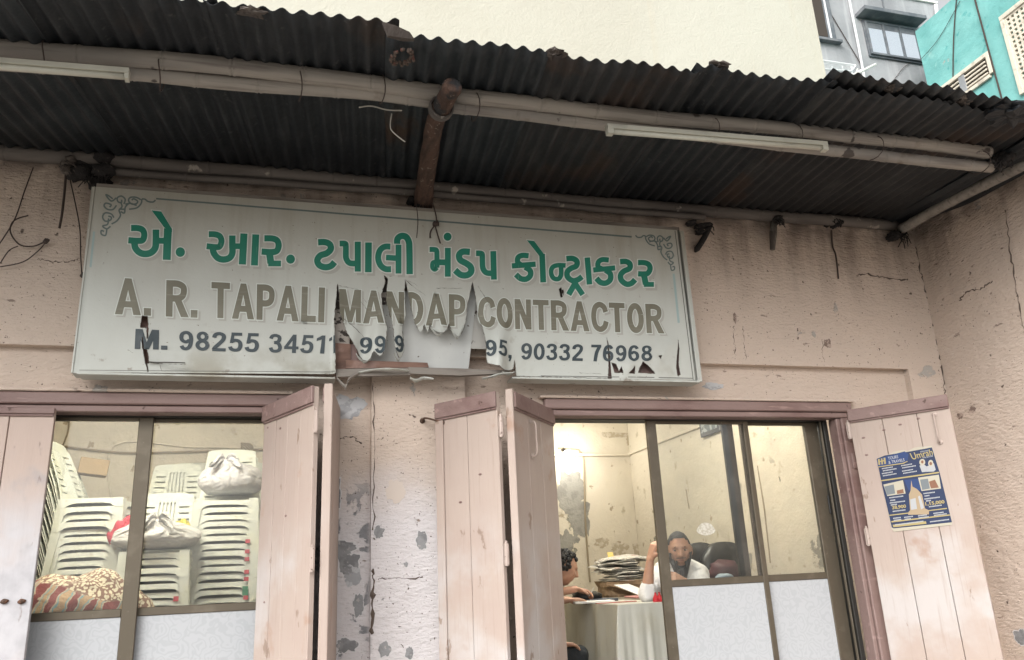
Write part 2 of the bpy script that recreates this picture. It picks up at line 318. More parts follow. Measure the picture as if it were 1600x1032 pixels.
M['hair'] = mat('short_dark_hair', (.018, .017, .017), .8, layers=[D(scale=150, lo=.5, hi=.6, col=(.035, .034, .033))], bumps=[(150, .006)])
M['curly'] = mat('curly_black_hair', (.01, .009, .009), .5, bumps=[(90, .02)])
M['darkcloth'] = mat('dark_trouser_cloth', (.022, .026, .03), .9, bumps=[(14, .02)])
M['eyew'] = mat('eye_white', (.40, .36, .33), .3)
M['eyeb'] = mat('eye_dark', (.01, .007, .006), .2)
M['lip'] = mat('lips', (.27, .13, .10), .5)
M['lampw'] = mat('lit_lamp_glass', (.9, .9, .85), .4, emit=((1, .97, .86), 14))
M['fan'] = mat('white_enamel', (.7, .7, .66), .4)
M['picglass'] = mat('picture_print', (.30, .33, .34), .2, layers=[D(scale=18, lo=.5, hi=.52, col=(.12, .14, .15))])
def glass(name, refl=.06, tint=(1, 1, 1)):
    m = bpy.data.materials.new(name); m.use_nodes = True; N = m.node_tree.nodes; L = m.node_tree.links; N.clear()
    o = N.new('ShaderNodeOutputMaterial'); t = N.new('ShaderNodeBsdfTransparent'); t.inputs[0].default_value = (*tint, 1)
    g = N.new('ShaderNodeBsdfGlossy'); g.inputs['Roughness'].default_value = .015
    fr = N.new('ShaderNodeFresnel'); fr.inputs[0].default_value = 1.5
    # dust film
    d = N.new('ShaderNodeBsdfDiffuse'); d.inputs[0].default_value = (.55, .53, .48, 1)
    n = N.new('ShaderNodeTexNoise'); n.inputs['Scale'].default_value = 6; n.inputs['Detail'].default_value = 6
    gm = N.new('ShaderNodeNewGeometry'); L.new(gm.outputs['Position'], n.inputs[0])
    r = N.new('ShaderNodeMapRange'); r.inputs[1].default_value = .4; r.inputs[2].default_value = .8; r.inputs[3].default_value = .02; r.inputs[4].default_value = .09; L.new(n.outputs[0], r.inputs[0])
    a = N.new('ShaderNodeMixShader'); L.new(fr.outputs[0], a.inputs[0]); L.new(t.outputs[0], a.inputs[1]); L.new(g.outputs[0], a.inputs[2])
    b = N.new('ShaderNodeMixShader'); L.new(r.outputs[0], b.inputs[0]); L.new(a.outputs[0], b.inputs[1]); L.new(d.outputs[0], b.inputs[2]); L.new(b.outputs[0], o.inputs[0])
    return m
M['glass'] = glass('window_glass', tint=(.95, .955, .94))
M['skyglass'] = mat('reflecting_window_glass', (.80, .88, .93), .04, .9)
def frosted():
    m = mat('frosted_floral_film', (.55, .57, .60), .45); nt = m.node_tree; N = nt.nodes; L = nt.links; b = N['Principled BSDF']
    g = N.new('ShaderNodeNewGeometry'); mp = N.new('ShaderNodeMapping'); L.new(g.outputs['Position'], mp.inputs[0]); mp.inputs['Scale'].default_value = (1, 0, 1)
    no = N.new('ShaderNodeTexNoise'); L.new(mp.outputs[0], no.inputs[0]); no.inputs['Scale'].default_value = 14; no.inputs['Detail'].default_value = 1
    mx = N.new('ShaderNodeMix'); mx.data_type = 'RGBA'; mx.inputs[0].default_value = .10; L.new(mp.outputs[0], mx.inputs[6]); L.new(no.outputs['Color'], mx.inputs[7])
    v = N.new('ShaderNodeTexVoronoi'); L.new(mx.outputs[2], v.inputs[0]); v.inputs['Scale'].default_value = 15
    s = N.new('ShaderNodeMath'); s.operation = 'MULTIPLY'; L.new(v.outputs['Distance'], s.inputs[0]); s.inputs[1].default_value = 22
    s2 = N.new('ShaderNodeMath'); s2.operation = 'SINE'; L.new(s.outputs[0], s2.inputs[0])
    r = N.new('ShaderNodeMapRange'); L.new(s2.outputs[0], r.inputs[0]); r.inputs[1].default_value = .1; r.inputs[2].default_value = .5
    c = N.new('ShaderNodeMix'); c.data_type = 'RGBA'; L.new(r.outputs[0], c.inputs[0]); c.inputs[6].default_value = (.43, .445, .465, 1); c.inputs[7].default_value = (.395, .41, .43, 1)
    L.new(c.outputs[2], b.inputs['Base Color']); return m
M['frost'] = frosted()
def quilt_mat():
    m = mat('patterned_quilt_cloth', (.5, .4, .3), .9, bumps=[(30, .01)]); nt = m.node_tree; N = nt.nodes; L = nt.links; b = N['Principled BSDF']
    tc = N.new('ShaderNodeTexCoord'); mp = N.new('ShaderNodeMapping'); L.new(tc.outputs['Object'], mp.inputs[0]); mp.inputs['Rotation'].default_value = (0, rad(-18), 0)
    no = N.new('ShaderNodeTexNoise'); L.new(mp.outputs[0], no.inputs[0]); no.inputs['Scale'].default_value = 9
    mx = N.new('ShaderNodeMix'); mx.data_type = 'RGBA'; mx.inputs[0].default_value = .06; L.new(mp.outputs[0], mx.inputs[6]); L.new(no.outputs['Color'], mx.inputs[7])
    w = N.new('ShaderNodeTexWave'); L.new(mx.outputs[2], w.inputs[0]); w.inputs['Scale'].default_value = 3.6; w.bands_direction = 'X'; w.inputs['Distortion'].default_value = 2; w.inputs['Detail Scale'].default_value = 4
    cr = N.new('ShaderNodeValToRGB'); L.new(w.outputs[0], cr.inputs[0]); cr.color_ramp.interpolation = 'CONSTANT'
    e = cr.color_ramp.elements; e[0].color = (.22, .06, .06, 1); e[1].position = .3; e[1].color = (.46, .38, .29, 1)
    q = e.new(.55); q.color = (.20, .33, .35, 1); q = e.new(.75); q.color = (.42, .29, .18, 1)
    v = N.new('ShaderNodeTexVoronoi'); L.new(mx.outputs[2], v.inputs[0]); v.inputs['Scale'].default_value = 60
    r = N.new('ShaderNodeMapRange'); L.new(v.outputs['Distance'], r.inputs[0]); r.inputs[1].default_value = .45; r.inputs[2].default_value = .55
    c2 = N.new('ShaderNodeMix'); c2.data_type = 'RGBA'; L.new(r.outputs[0], c2.inputs[0]); c2.inputs[6].default_value = (.62, .56, .42, 1); c2.inputs[7].default_value = (.22, .13, .10, 1)
    sp = N.new('ShaderNodeSeparateXYZ'); L.new(mx.outputs[2], sp.inputs[0])
    r2 = N.new('ShaderNodeMapRange'); L.new(sp.outputs[2], r2.inputs[0]); r2.inputs[1].default_value = .325; r2.inputs[2].default_value = .333
    c3 = N.new('ShaderNodeMix'); c3.data_type = 'RGBA'; L.new(r2.outputs[0], c3.inputs[0]); L.new(cr.outputs[0], c3.inputs[6]); L.new(c2.outputs[2], c3.inputs[7])
    L.new(c3.outputs[2], b.inputs['Base Color']); return m
M['quilt'] = quilt_mat()
# ================================================================== SETTING
FL = .60   # shop floor stands on a plinth above the street
tag(MB().box((-60, -60, -.2), (60, 60, 0)).build('ground', M['street'], origin=(0, 0, 0)), kind='structure')
tag(MB().box((-3.2, .0, 0.004), (4.38, 4.6, FL)).build('shop_floor', M['floor'], origin=(0, 0, 0)), kind='structure')

# ------------------------------------------------------------------ the shop building
XR = 4.386            # inner face of the wing wall on the right
TOPW = 3.93
shop = thing('shop_building', (0, .15, 0), 'single storey shop with flaking pink plaster walls under a corrugated awning', 'building')
def grid_wall(name, x0, x1, z0, z1, yf, yb, mtl, parent, step=.06, amp=.006, ax='y'):
    nx = max(1, int((x1-x0)/step)); nz = max(1, int((z1-z0)/step)); b = MB(); vs = []; fs = []
    for i in range(nx+1):
        for j in range(nz+1):
            x = x0+(x1-x0)*i/nx; z = z0+(z1-z0)*j/nz
            edge = min(i, nx-i, 1)*min(j, nz-j, 1)
            d = amp*(mnoise.noise(Vector((x*2.1, z*2.1, 3+x0)))+.5*mnoise.noise(Vector((x*6, z*6, 9))))*edge
            vs.append((x, yf+d, z) if ax == 'y' else (yf+d, x, z))
    for i in range(nx):
        for j in range(nz):
            a = i*(nz+1)+j; q = (a, a+nz+1, a+nz+2, a+1)
            fs.append(q if ax == 'y' else q[::-1])
    b.add(vs, fs)
    if ax == 'y': c = [(x0, yf, z0), (x1, yf, z0), (x1, yf, z1), (x0, yf, z1)]; o = (0, yb-yf, 0)
    else: c = [(yf, x0, z0), (yf, x1, z0), (yf, x1, z1), (yf, x0, z1)]; o = (yb-yf, 0, 0)
    c = [Vector(q) for q in c]; d = [q+Vector(o) for q in c]
    b.add(c+d, [(4, 7, 6, 5) if ax == 'y' else (4, 5, 6, 7), (0, 4, 5, 1), (1, 5, 6, 2), (2, 6, 7, 3), (3, 7, 4, 0)])
    return b.build(name, mtl, parent, smooth=False)
LX0, LX1 = -2.15, .02     # left window opening
RX0, RX1 = 1.46, 3.59     # right window opening
HZ = 2.585; LEDGE = 2.805; RY = .05
for x0, x1 in ((-3.2, LX0), (LX1, .443), (.975, RX0), (RX1, 4.10)):
    grid_wall('wall', x0, x1, 0, HZ, RY, .30, M['plaster'], shop)
for x0, x1 in ((-3.2, .443), (.975, 4.10)):
    grid_wall('wall', x0, x1, HZ, LEDGE, RY, .30, M['plaster'], shop)
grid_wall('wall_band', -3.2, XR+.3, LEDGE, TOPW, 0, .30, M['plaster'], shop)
grid_wall('pilaster', .443, .975, 0, LEDGE, 0, .30, M['plaster'], shop)
grid_wall('pilaster', 4.10, XR+.3, 0, LEDGE, 0, .30, M['plaster'], shop)
grid_wall('wing_wall', -2.6, 0, 0, TOPW-.05, XR, XR+.3, M['plaster'], shop, ax='x')
# inside: party wall, side walls, back walls, ceiling
BR = 4.05; BLY = 3.1; SX = 3.78
grid_wall('back_wall', 1.05, SX, FL, 3.3, BR, BR+.2, M['inner'], shop)
grid_wall('back_wall', -3.0, .90, FL, 3.3, BLY, BLY+.2, M['inner'], shop)
grid_wall('side_wall', .32, BR+.2, FL, 3.3, SX, SX+.2, M['inner'], shop, ax='x')
grid_wall('party_wall', .32, BR+.2, FL, 3.3, .90, 1.05, M['inner'], shop, ax='x')
MB().box((-3.2, .32, FL), (-3.0, BR+.2, 3.3)).build('side_wall', M['inner'], shop)
MB().box((-3.2, .31, 3.302), (XR, BR+.3, 3.4)).build('ceiling', M['ceil'], shop)
MB().box((-3.2, .302, HZ), (XR-.01, .312, 3.3)).build('inner_lining', M['inner'], shop)
# plaster ledge over each opening and a hood line
MB().bbox((LX0-.02, -.002, HZ-.018), (LX1+.0, RY+.02, HZ-.001), .004).build('drip_ledge', M['plaster'], shop)
MB().bbox((RX0-.03, -.002, HZ-.018), (RX1+.03, RY+.02, HZ-.001), .004).build('drip_ledge', M['plaster'], shop)
MB().bbox((1.2, BR-.05, 2.83), (SX, BR, 2.86), .004).build('inner_ledge', M['inner'], shop)
MB().bbox((SX-.035, .4, 2.84), (SX, BR, 2.865), .004).build('inner_ledge', M['inner'], shop)
MB().box((LX0, .052, FL), (LX1, .28, 1.0)).build('sill_wall', M['plaster'], shop)
MB().box((RX0, .052, FL-.1), (RX1, .28, FL)).build('threshold', M['plaster'], shop)

def wall_off(u, z, x0): return .006*(mnoise.noise(Vector((u*2.1, z*2.1, 3+x0)))+.5*mnoise.noise(Vector((u*6, z*6, 9))))
def patch(px, py, rx, ry, seed, surf='pier', mtl='cement', ragged=.45):
    yf, x0 = dict(band=(0, -3.2), pier=(0, .443), rec=(RY, LX1), recr=(RY, .975), wing=(XR, -2.6), strip=(0, 4.10))[surf]
    c = PX(px, py, XR) if surf == 'wing' else P(px, py, yf)
    n = 36; vs = []; fs = []
    for r in range(5):
        for i in range(n):
            a = 2*math.pi*i/n; k = (r/4)*(1+ragged*mnoise.noise(Vector((math.cos(a)*1.6, math.sin(a)*1.6, seed)))+ragged*.6*mnoise.noise(Vector((math.cos(a)*5, math.sin(a)*5, seed+3))))
            du, dz = rx*k*math.cos(a), ry*k*math.sin(a)
            if surf == 'wing': y = c.y+du; z = c.z+dz; vs.append(Vector((yf+wall_off(y, z, x0)-.0022, y, z)))
            else: x = c.x+du; z = c.z+dz; vs.append(Vector((x, yf+wall_off(x, z, x0)-.0022, z)))
    for r in range(4):
        for i in range(n): fs.append((r*n+i, (r+1)*n+i, (r+1)*n+(i+1) % n, r*n+(i+1) % n))
    mk('bare_patch', vs, fs, M[mtl], shop)
    if mtl == 'cement':
        cc = sum(vs, Vector())/len(vs); h = Vector((.0010, 0, 0)) if surf == 'wing' else Vector((0, .0010, 0))
        rim = [cc+(v-cc)*1.13+h+Vector((.002*mnoise.noise(v*60), 0, .004*mnoise.noise(v*50))) for v in vs]
        mk('paint_edge', rim, fs, M['rim'], shop)
M['rim'] = mat('chipped_paint_edge', (.62, .60, .60), .9)
M['cement'] = mat('bare_grey_cement', (.27, .27, .275), .95, layers=[D(scale=14, lo=.45, hi=.6, col=(.20, .20, .205)), D(scale=30, seed=4, lo=.6, hi=.66, col=(.38, .36, .35))], bumps=[(40, .006)])
M['skim'] = mat('pale_skim_patch', (.47, .47, .48), .9, layers=[D(scale=16, lo=.5, hi=.56, col=(.34, .34, .35), detail=8)], bumps=[(40, .004)])
M['brownscar'] = mat('brown_scar', (.20, .145, .12), .95, layers=[D(scale=25, lo=.48, hi=.55, col=(.42, .33, .28), detail=8)], bumps=[(40, .006)])
for a in ((659, 845, .030, .048, 1, 'pier'), (592, 832, .025, .03, 2, 'pier'), (634, 882, .012, .012, 3, 'pier'), (617, 768, .05, .06, 33, 'pier', 'skimw'), (600, 1015, .03, .04, 4, 'pier'), (640, 1020, .02, .03, 14, 'pier'),
          (528, 858, .09, .04, 5, 'rec'), (520, 775, .05, .10, 6, 'rec'), (545, 880, .05, .06, 7, 'rec'), (550, 900, .05, .05, 8, 'rec', 'skim'), (540, 1010, .05, .035, 9, 'rec'), (560, 945, .03, .05, 10, 'rec'), (540, 636, .10, .075, 11, 'rec', 'skim'),
          (1148, 497, .012, .035, 12, 'band', 'brownscar'), (1293, 537, .03, .03, 13, 'band', 'brownscar'), (1113, 604, .07, .02, 15, 'recr', 'skim'), (1596, 995, .05, .05, 16, 'wing'), (1400, 640, .02, .02, 17, 'strip', 'brownscar'), (1500, 650, .03, .02, 18, 'wing', 'brownscar'), (1520, 640, .03, .02, 19, 'wing', 'brownscar'), (1505, 925, .02, .05, 20, 'wing', 'brownscar')):
    if len(a) > 6 and a[6] == 'skimw': M['skimw'] = M.get('skimw') or mat('cream_skim', (.60, .52, .46), .9)
    patch(*a)
def crack(pts, r, surf='band', seed=0):
    yf, x0 = dict(band=(0, -3.2), pier=(0, .443), rec=(RY, LX1), recr=(RY, .975), wing=(XR, -2.6))[surf]
    rnd = random.Random(seed); out = []; rr = []
    for p in smooth_path([Vector((x, y, 0)) for x, y in pts], 9):
        jx, jy = rnd.uniform(-2, 2), rnd.uniform(-1.6, 1.6)
        if surf == 'wing': q = PX(p.x+jx, p.y+jy, XR); q.x += wall_off(q.y, q.z, x0)
        else: q = P(p.x+jx, p.y+jy, yf); q.y += wall_off(q.x, q.z, x0)
        out.append(q); rr.append(r*rnd.choice((.3, .5, .8, 1.2, 1.7)))
    MB().tube(out, rr, 5).build('crack', M['crackm'], shop)
M['crackm'] = mat('crack_dirt', (.10, .075, .06), .95)
crack([(1431, 385), (1440, 430), (1450, 470), (1462, 520), (1470, 570), (1477, 615)], .0045, 'band', 1)
crack([(1338, 432), (1352, 428), (1382, 434), (1418, 438)], .004, 'band', 2)
crack([(1500, 470), (1512, 455), (1530, 452), (1550, 440)], .004, 'wing', 3)
crack([(1572, 330), (1580, 400), (1592, 470), (1600, 520)], .0035, 'wing', 4)
crack([(500, 678), (525, 685), (548, 683), (566, 694)], .003, 'rec', 5)
crack([(590, 905), (620, 904), (660, 903)], .0025, 'pier', 6)
crack([(584, 890), (583, 930), (581, 990)], .010, 'pier', 7)
crack([(60, 405), (85, 410), (110, 408), (125, 404)], .0025, 'band', 8)
crack([(583, 600), (584, 700), (584, 830)], .0025, 'pier', 9)
crack([(1147, 510), (1148, 540), (1149, 560)], .0018, 'band', 10)
crack([(1161, 510), (1163, 540), (1166, 562)], .0018, 'band', 11)
crack([(1285, 530), (1287, 566)], .0015, 'band', 12)
# ------------------------------------------------------------------ wooden door frames
def wood_frame(x0, x1, label, pl=.075):
    t = thing('door_frame', ((x0+x1)/2, .06, FL), label, 'door frame')
    z = HZ-.022
    MB().bbox((x0, .004, z-.06), (x1, .12, z), .006).build('lintel', M['rail'], t)
    MB().bbox((x0+.03, .022, z-.098), (x1-.03, .12, z-.062), .005).build('lintel_bead', M['rail'], t)
    MB().bbox((x1-.085, .02, FL), (x1, .12, z-.1), .006).build('post', M['rail'], t)
    MB().bbox((x1-.115, .035, FL), (x1-.087, .12, z-.1), .005).build('post_bead', M['rail'], t)
    MB().bbox((x0, .02, FL), (x0+pl, .12, z-.1), .006).build('post', M['rail'], t)
    return t
wood_frame(LX0, LX1+.10, 'mauve painted wooden frame round the storeroom window with stacked chairs')
fr = wood_frame(RX0, RX1, 'mauve painted wooden frame round the office window where the man sits', .03)
for zz in (2.36, 2.18, 1.7):
    MB().bbox((RX1-.06, .008, zz-.05), (RX1-.02, .019, zz+.05), .003).build('hinge_plate', M['rail'], fr)

# ------------------------------------------------------------------ aluminium sliding windows
def sash(t, x0, x1, y, z0, zr, z1, sl=.066, sr=.066, panel=True, name='sash', pane=True):
    d = .028
    b = MB(); b.bbox((x0, y, z0), (x0+sl, y+d, z1), .003); b.bbox((x1-sr, y, z0), (x1, y+d, z1), .003)
    b.bbox((x0+sl, y+.001, z1-.02), (x1-sr, y+d-.001, z1), .003); b.bbox((x0+sl, y+.001, zr-.02), (x1-sr, y+d-.001, zr+.02), .003)
    b.bbox((x0+sl, y+.001, z0), (x1-sr, y+d-.001, z0+.05), .003)
    s = b.build(name, M['alu'], t)
    if pane: MB().box((x0+sl-.005, y+.011, zr+.015), (x1-sr+.005, y+.015, z1-.015)).build('glass_pane', M['glass'], s)
    MB().box((x0+sl-.005, y+.008, z0+.04), (x1-sr+.005, y+.014, zr-.018)).build('frosted_panel', M['frost'], s)
    return s
zt = 2.462; zr = 1.482
wl = thing('sliding_window', (-1.05, .15, FL), 'brown aluminium sliding window in front of the white plastic chair stacks', 'window')
b = MB(); b.bbox((LX0+.078, .125, zt), (LX1-.002, .22, zt+.028), .003); b.bbox((LX0+.078, .125, FL+.4), (LX0+.1, .22, zt), .003); b.bbox((LX1-.022, .125, FL+.4), (LX1-.002, .22, zt), .003)
b.build('track_frame', M['aludark'], wl)
sash(wl, LX0+.1, -.69, .14, 1.0, zr, zt, sr=.072)
sash(wl, -.755, LX1-.024, .175, 1.0, zr, zt, sl=.05)
wr = thing('sliding_window', (2.5, .15, FL), 'brown aluminium sliding window with its left sash slid open beside the seated man', 'window')
b = MB(); b.bbox((RX0+.032, .125, zt), (RX1-.118, .24, zt+.028), .003); b.bbox((RX1-.15, .125, FL), (RX1-.118, .24, zt), .003); b.bbox((RX0+.032, .125, FL), (RX0+.045, .24, zt), .003)
b.build('track_frame', M['aludark'], wr)
for k in range(4):
    MB().bbox((RX1-.172+.012*k, .126+.026*k, FL), (RX1-.165+.012*k, .136+.026*k, zt), .002).build('track_rib', M['alu'], wr)
sash(wr, 2.163, 2.881, .14, FL+.03, zr, zt, sl=.064, sr=.036)
sash(wr, 2.845, 3.428, .175, FL+.03, zr, zt, sl=.036, sr=.10)
b = MB(); b.bbox((2.735, .212, FL+.03), (2.81, .24, zt), .003); b.build('rear_stile', M['aludark'], wr)
MB().bbox((3.415, .165, 1.86), (3.428, .174, 1.98), .003).build('latch', M['black'], wr)
M['stick'] = mat('faded_sticker', (.55, .53, .47), .8, layers=[D(scale=60, lo=.45, hi=.55, col=(.40, .37, .30), detail=6)])
tag(mk('paper_sticker', [P(1103+14*math.cos(a)*(1+.12*math.sin(3*a)), 827+10*math.sin(a), .149) for a in [i*math.pi/10 for i in range(20)]]+[P(1103+14*math.cos(a)*(1+.12*math.sin(3*a)), 827+10*math.sin(a), .1505) for a in [i*math.pi/10 for i in range(20)]],
   [tuple(range(20)), tuple(range(39, 19, -1))]+[(i, (i+1) % 20, (i+1) % 20+20, i+20) for i in range(20)], M['stick'], wr), 'torn remains of a round white sticker')

# ------------------------------------------------------------------ shutters
def shutter(hinge, free, ztop, nplank, label, mtl, rails='front', side=1, zb=FL+.02, name='folding_shutter', rail_h=.075, thick=.028, stile=False, group=None, knots=0):
    h = Vector((*hinge, 0)); f = Vector((*free, 0)); d = (f-h); w = d.length; d.normalize()
    ang = math.atan2(d.y, d.x)
    t = thing(name, (h.x, h.y, zb), label, 'shutter', group, rz=ang)
    H = ztop-zb; sgn = side   # visible face on local -y*sgn
    x = 0; ws = [w/nplank*(1+.12*(random.random()-.5)) for _ in range(nplank)]; s = sum(ws); ws = [q*w/s for q in ws]
    for q in ws:
        j = random.uniform(-.0015, .0015)
        MB().bbox((x+.0016, -thick/2+j, random.uniform(0, .004)), (x+q-.0016, thick/2+j, H-.002-random.uniform(0, .003)), .0025).build('plank', mtl, t, local=True); x += q
    y0 = -sgn*thick/2
    def rb(x0, x1, z0, z1, yy, nm='rail', mt=M['rail'], dep=.016):
        a, b_ = sorted((yy, yy-sgn*dep)); return MB().bbox((x0, a, z0), (x1, b_, z1), .003).build(nm, mt, t, local=True)
    rb(0.0, w, H-rail_h, H, y0)
    rb(0.004, w-.004, H-rail_h-.012, H-rail_h-.0005, y0, 'rail_bead', dep=.009)
    if stile: rb(0.0, .055, 0, H-rail_h-.013, y0, 'stile', mtl, .012)
    return t, w, H, d, y0, sgn
leafs = {}
# storeroom window: closed leaf at the far left, and the pair folded out at its right
tL, wL, HL, dL, yL, sL = shutter((-2.1, .005), (-1.125, .005), 2.475, 5, 'whitish shutter leaf closed over the left part of the storeroom window', M['shutw'], name='shutter_leaf', rail_h=.0305)
tA, wA, HA, dA, yA, sA = shutter((-.112, .035), (.131, -.475), 2.5, 4, 'pink shutter leaf folded out at the right of the chair storeroom window, plank side showing', M['shut'], name='shutter_leaf', rail_h=.085)
tB, wB, HB, dB, yB, sB = shutter((.262, .035), (.188, -.46), 2.5, 3, 'shutter leaf seen almost edge on, between the storeroom window and the flaking pier', M['shut'], name='shutter_leaf')
# office window: folded pair at its left
tC, wC, HC, dC, yC, sC = shutter((.80, -.075), (1.062, -.415), 2.5, 2, 'narrow pinkish shutter leaf folded back against the pier and held by an iron stay', M['shut'], name='shutter_leaf', stile=True, rail_h=.085)
tD, wD, HD, dD, yD, sD = shutter((1.128, -.412), (1.505, .06), 2.5, 3, 'shutter leaf at the open side of the office window, iron handle near its top', M['shut'], name='shutter_leaf', rail_h=.085)
# office window: leaf with the poster
tR, wR, HR, dR, yR, sR = shutter((3.520, -.04), (3.862, -.524), 2.5, 3, 'wide pink plank shutter leaf at the right carrying the blue travel poster', M['shut'], name='shutter_leaf')
def hinge(t, x, z, y=0):
    b = MB(); b.tube([(x, y, z-.055), (x, y, z+.055)], .011, 8); b.bbox((x-.014, y-.006, z-.05), (x+.014, y+.006, z+.05), .002); b.tube([(x, y, z+.056), (x, y, z+.066)], .007, 6)
    b.build('hinge', M['hinge'], t, local=True)
for z in (HA-.18, HA-.82): hinge(tA, wA+.016, z, -.01)
for z in (HC-.19, HC-.83): hinge(tC, wC+.016, z, -.008)
for z in (HR-.13, HR-.8): hinge(tR, -.012, z, -.008)
# pale meeting edges of the folded leaves
for t, x, H in ((tB, wB, HB), (tD, -.022, HD)):
    MB().bbox((x+.001, -.022, 0), (x+.021, .02, H+.012), .003).build('edge_strip', M['shut'], t, local=True)
def handle(t, x, z, y, L=.17, sgn=1):
    b = MB(); b.tube(smooth_path([(x, y, z), (x, y-.028*sgn, z-.012), (x, y-.03*sgn, z-L/2), (x, y-.028*sgn, z-L+.012), (x, y, z-L)], 4), .0055, 6)
    for q in (z, z-L): b.blob((x, y-.002*sgn, q), (.016, .005, .016), 8, 6)
    b.build('handle', M['hinge'], t, local=True)
handle(tD, .235, HD-.125, -.015, .19)
handle(tR, wR-.09, HR-.11, -.015, .17)
# hook and eye stays (one holds leaf C to the pier, the other hangs at the left pier)
p0 = P(660, 658, -.0); p1 = P(693, 661, -.12)
b = MB(); b.tube(smooth_path([p0, p0+Vector((.01, -.06, .004)), p1], 5), .006, 6); b.blob(p0, (.016, .01, .016), 8, 6); b.blob(p1, (.014, .014, .014), 8, 6)
b.build('stay_hook', M['iron'], tC)
q0 = P(516, 650, .03); 
b = MB(); b.tube([q0+Vector((.013*math.cos(a), -.01, .013*math.sin(a))) for a in [i*math.pi/5 for i in range(11)]], .004, 5); b.tube([q0+Vector((0, -.01, -.012)), q0+Vector((.002, -.012, -.15))], .0045, 5)
tag(b.build('hanging_hook', M['iron'], origin=q0), 'thin iron hook hanging on the flaking wall beside the left shutters', 'hook')
# knots / bolt heads
for t, pts in ((tR, ((.07, .30), (.07, .07+.12), (.3, .14), (.41, .12), (.2, .16))), (tA, ((.05, .12), (.2, .15), (.3, .6), (.1, 1.0))), (tC, ((.16, .55), (.3, .42)))):
    for x, dz in pts:
        MB().blob((x, -.0145, HR-dz), (.011, .003, .006), 8, 6).build('bolt_head', M['rail'], t, local=True)
b = MB()
for x in (.86, .895, .93):
    pass
for px in (8, 35):
    c = P(px, 940, .0); b = MB(); b.blob((c.x, -.012, c.z), (.018, .012, .012), 8, 6, .3); b.build('bolt_head', M['iron'], tL)

# ------------------------------------------------------------------ awning
dirc = Vector(ray(585, 920)); dirc = dirc/dirc.y; KX = dirc.x      # lie of the corrugations
aw = thing('awning', (1.0, -.75, 3.8), 'sooty corrugated iron awning on bamboo poles over the shop front', 'awning')
PITCHC = .0757
def roof_sheet(x0, width, y_front, zf, y_back=.12, zb=3.905, amp=.0115, seed=0, curl=0, tear=False, name='roof_sheet', xs_=0):
    n = int(width/PITCHC*8); ny = 14; vs = []; fs = []
    for i in range(n+1):
        x = x0+i*PITCHC/8
        for j in range(ny+1):
            t = j/ny
            yf = y_front + .020*mnoise.noise(Vector((x*3, seed, 0)))+.008*mnoise.noise(Vector((x*14, seed, 2))) 
            if tear and i < n*.2: yf += tear*(1-i/(n*.2))*.5+.02*mnoise.noise(Vector((x*40, seed, 1)))
            y = yf+(y_back-yf)*t
            z = zf+xs_*(x-x0)*(1-t)+(zb-zf)*t + amp*math.cos(2*math.pi*i/8)*(1) + .006*mnoise.noise(Vector((x*2, y*2, seed)))
            z += curl*(1-t)**6*(math.sin(3*x+seed)) - .012*math.sin(math.pi*t)
            vs.append(Vector((x+KX*(y-y_front), y, z)))
    m_ = len(vs)
    vs += [v+Vector((0, 0, .0018)) for v in vs]
    for i in range(n):
        for j in range(ny):
            a = i*(ny+1)+j; q = (a, a+1, a+ny+2, a+ny+1)
            fs.append(q); fs.append(tuple(k+m_ for k in q[::-1]))
    def edge(seq):
        for a, b_ in zip(seq, seq[1:]): fs.append((a, b_, b_+m_, a+m_))
    edge([i*(ny+1) for i in range(n+1)]); edge([i*(ny+1)+ny for i in range(n, -1, -1)])
    edge([j for j in range(ny, -1, -1)]); edge([n*(ny+1)+j for j in range(ny+1)])
    o = mk(name, vs, fs, M[('tin', 'tin2', 'tin3', 'tin2', 'tin')[(seed*3+seed//2) % 5]], aw, smooth=True)
    return o
xs = [P(604, 40, -1.58).x+k*.722 for k in range(-5, 7)]
spec = {0: (-1.58, 3.66, 0), 1: (-1.59, 3.67, 0), 2: (-1.58, 3.70, 0), 3: (-1.58, 3.745, 0), 4: (-1.58, 3.775, 0), 5: (-1.55, 3.762, .06), 6: (-1.56, 3.768, 0), 7: (-1.57, 3.79, 0), 8: (-1.55, 3.80, .03), 9: (-1.54, 3.795, 0), 10: (-1.48, 3.77, 0)}
for k, (yf, zf, tr) in spec.items():
    roof_sheet(xs[k], .722+.06, yf, zf+.010*(k % 2), seed=k, xs_=.05 if k < 5 else .02, tear=tr, zb=3.905+.012*(k % 2))
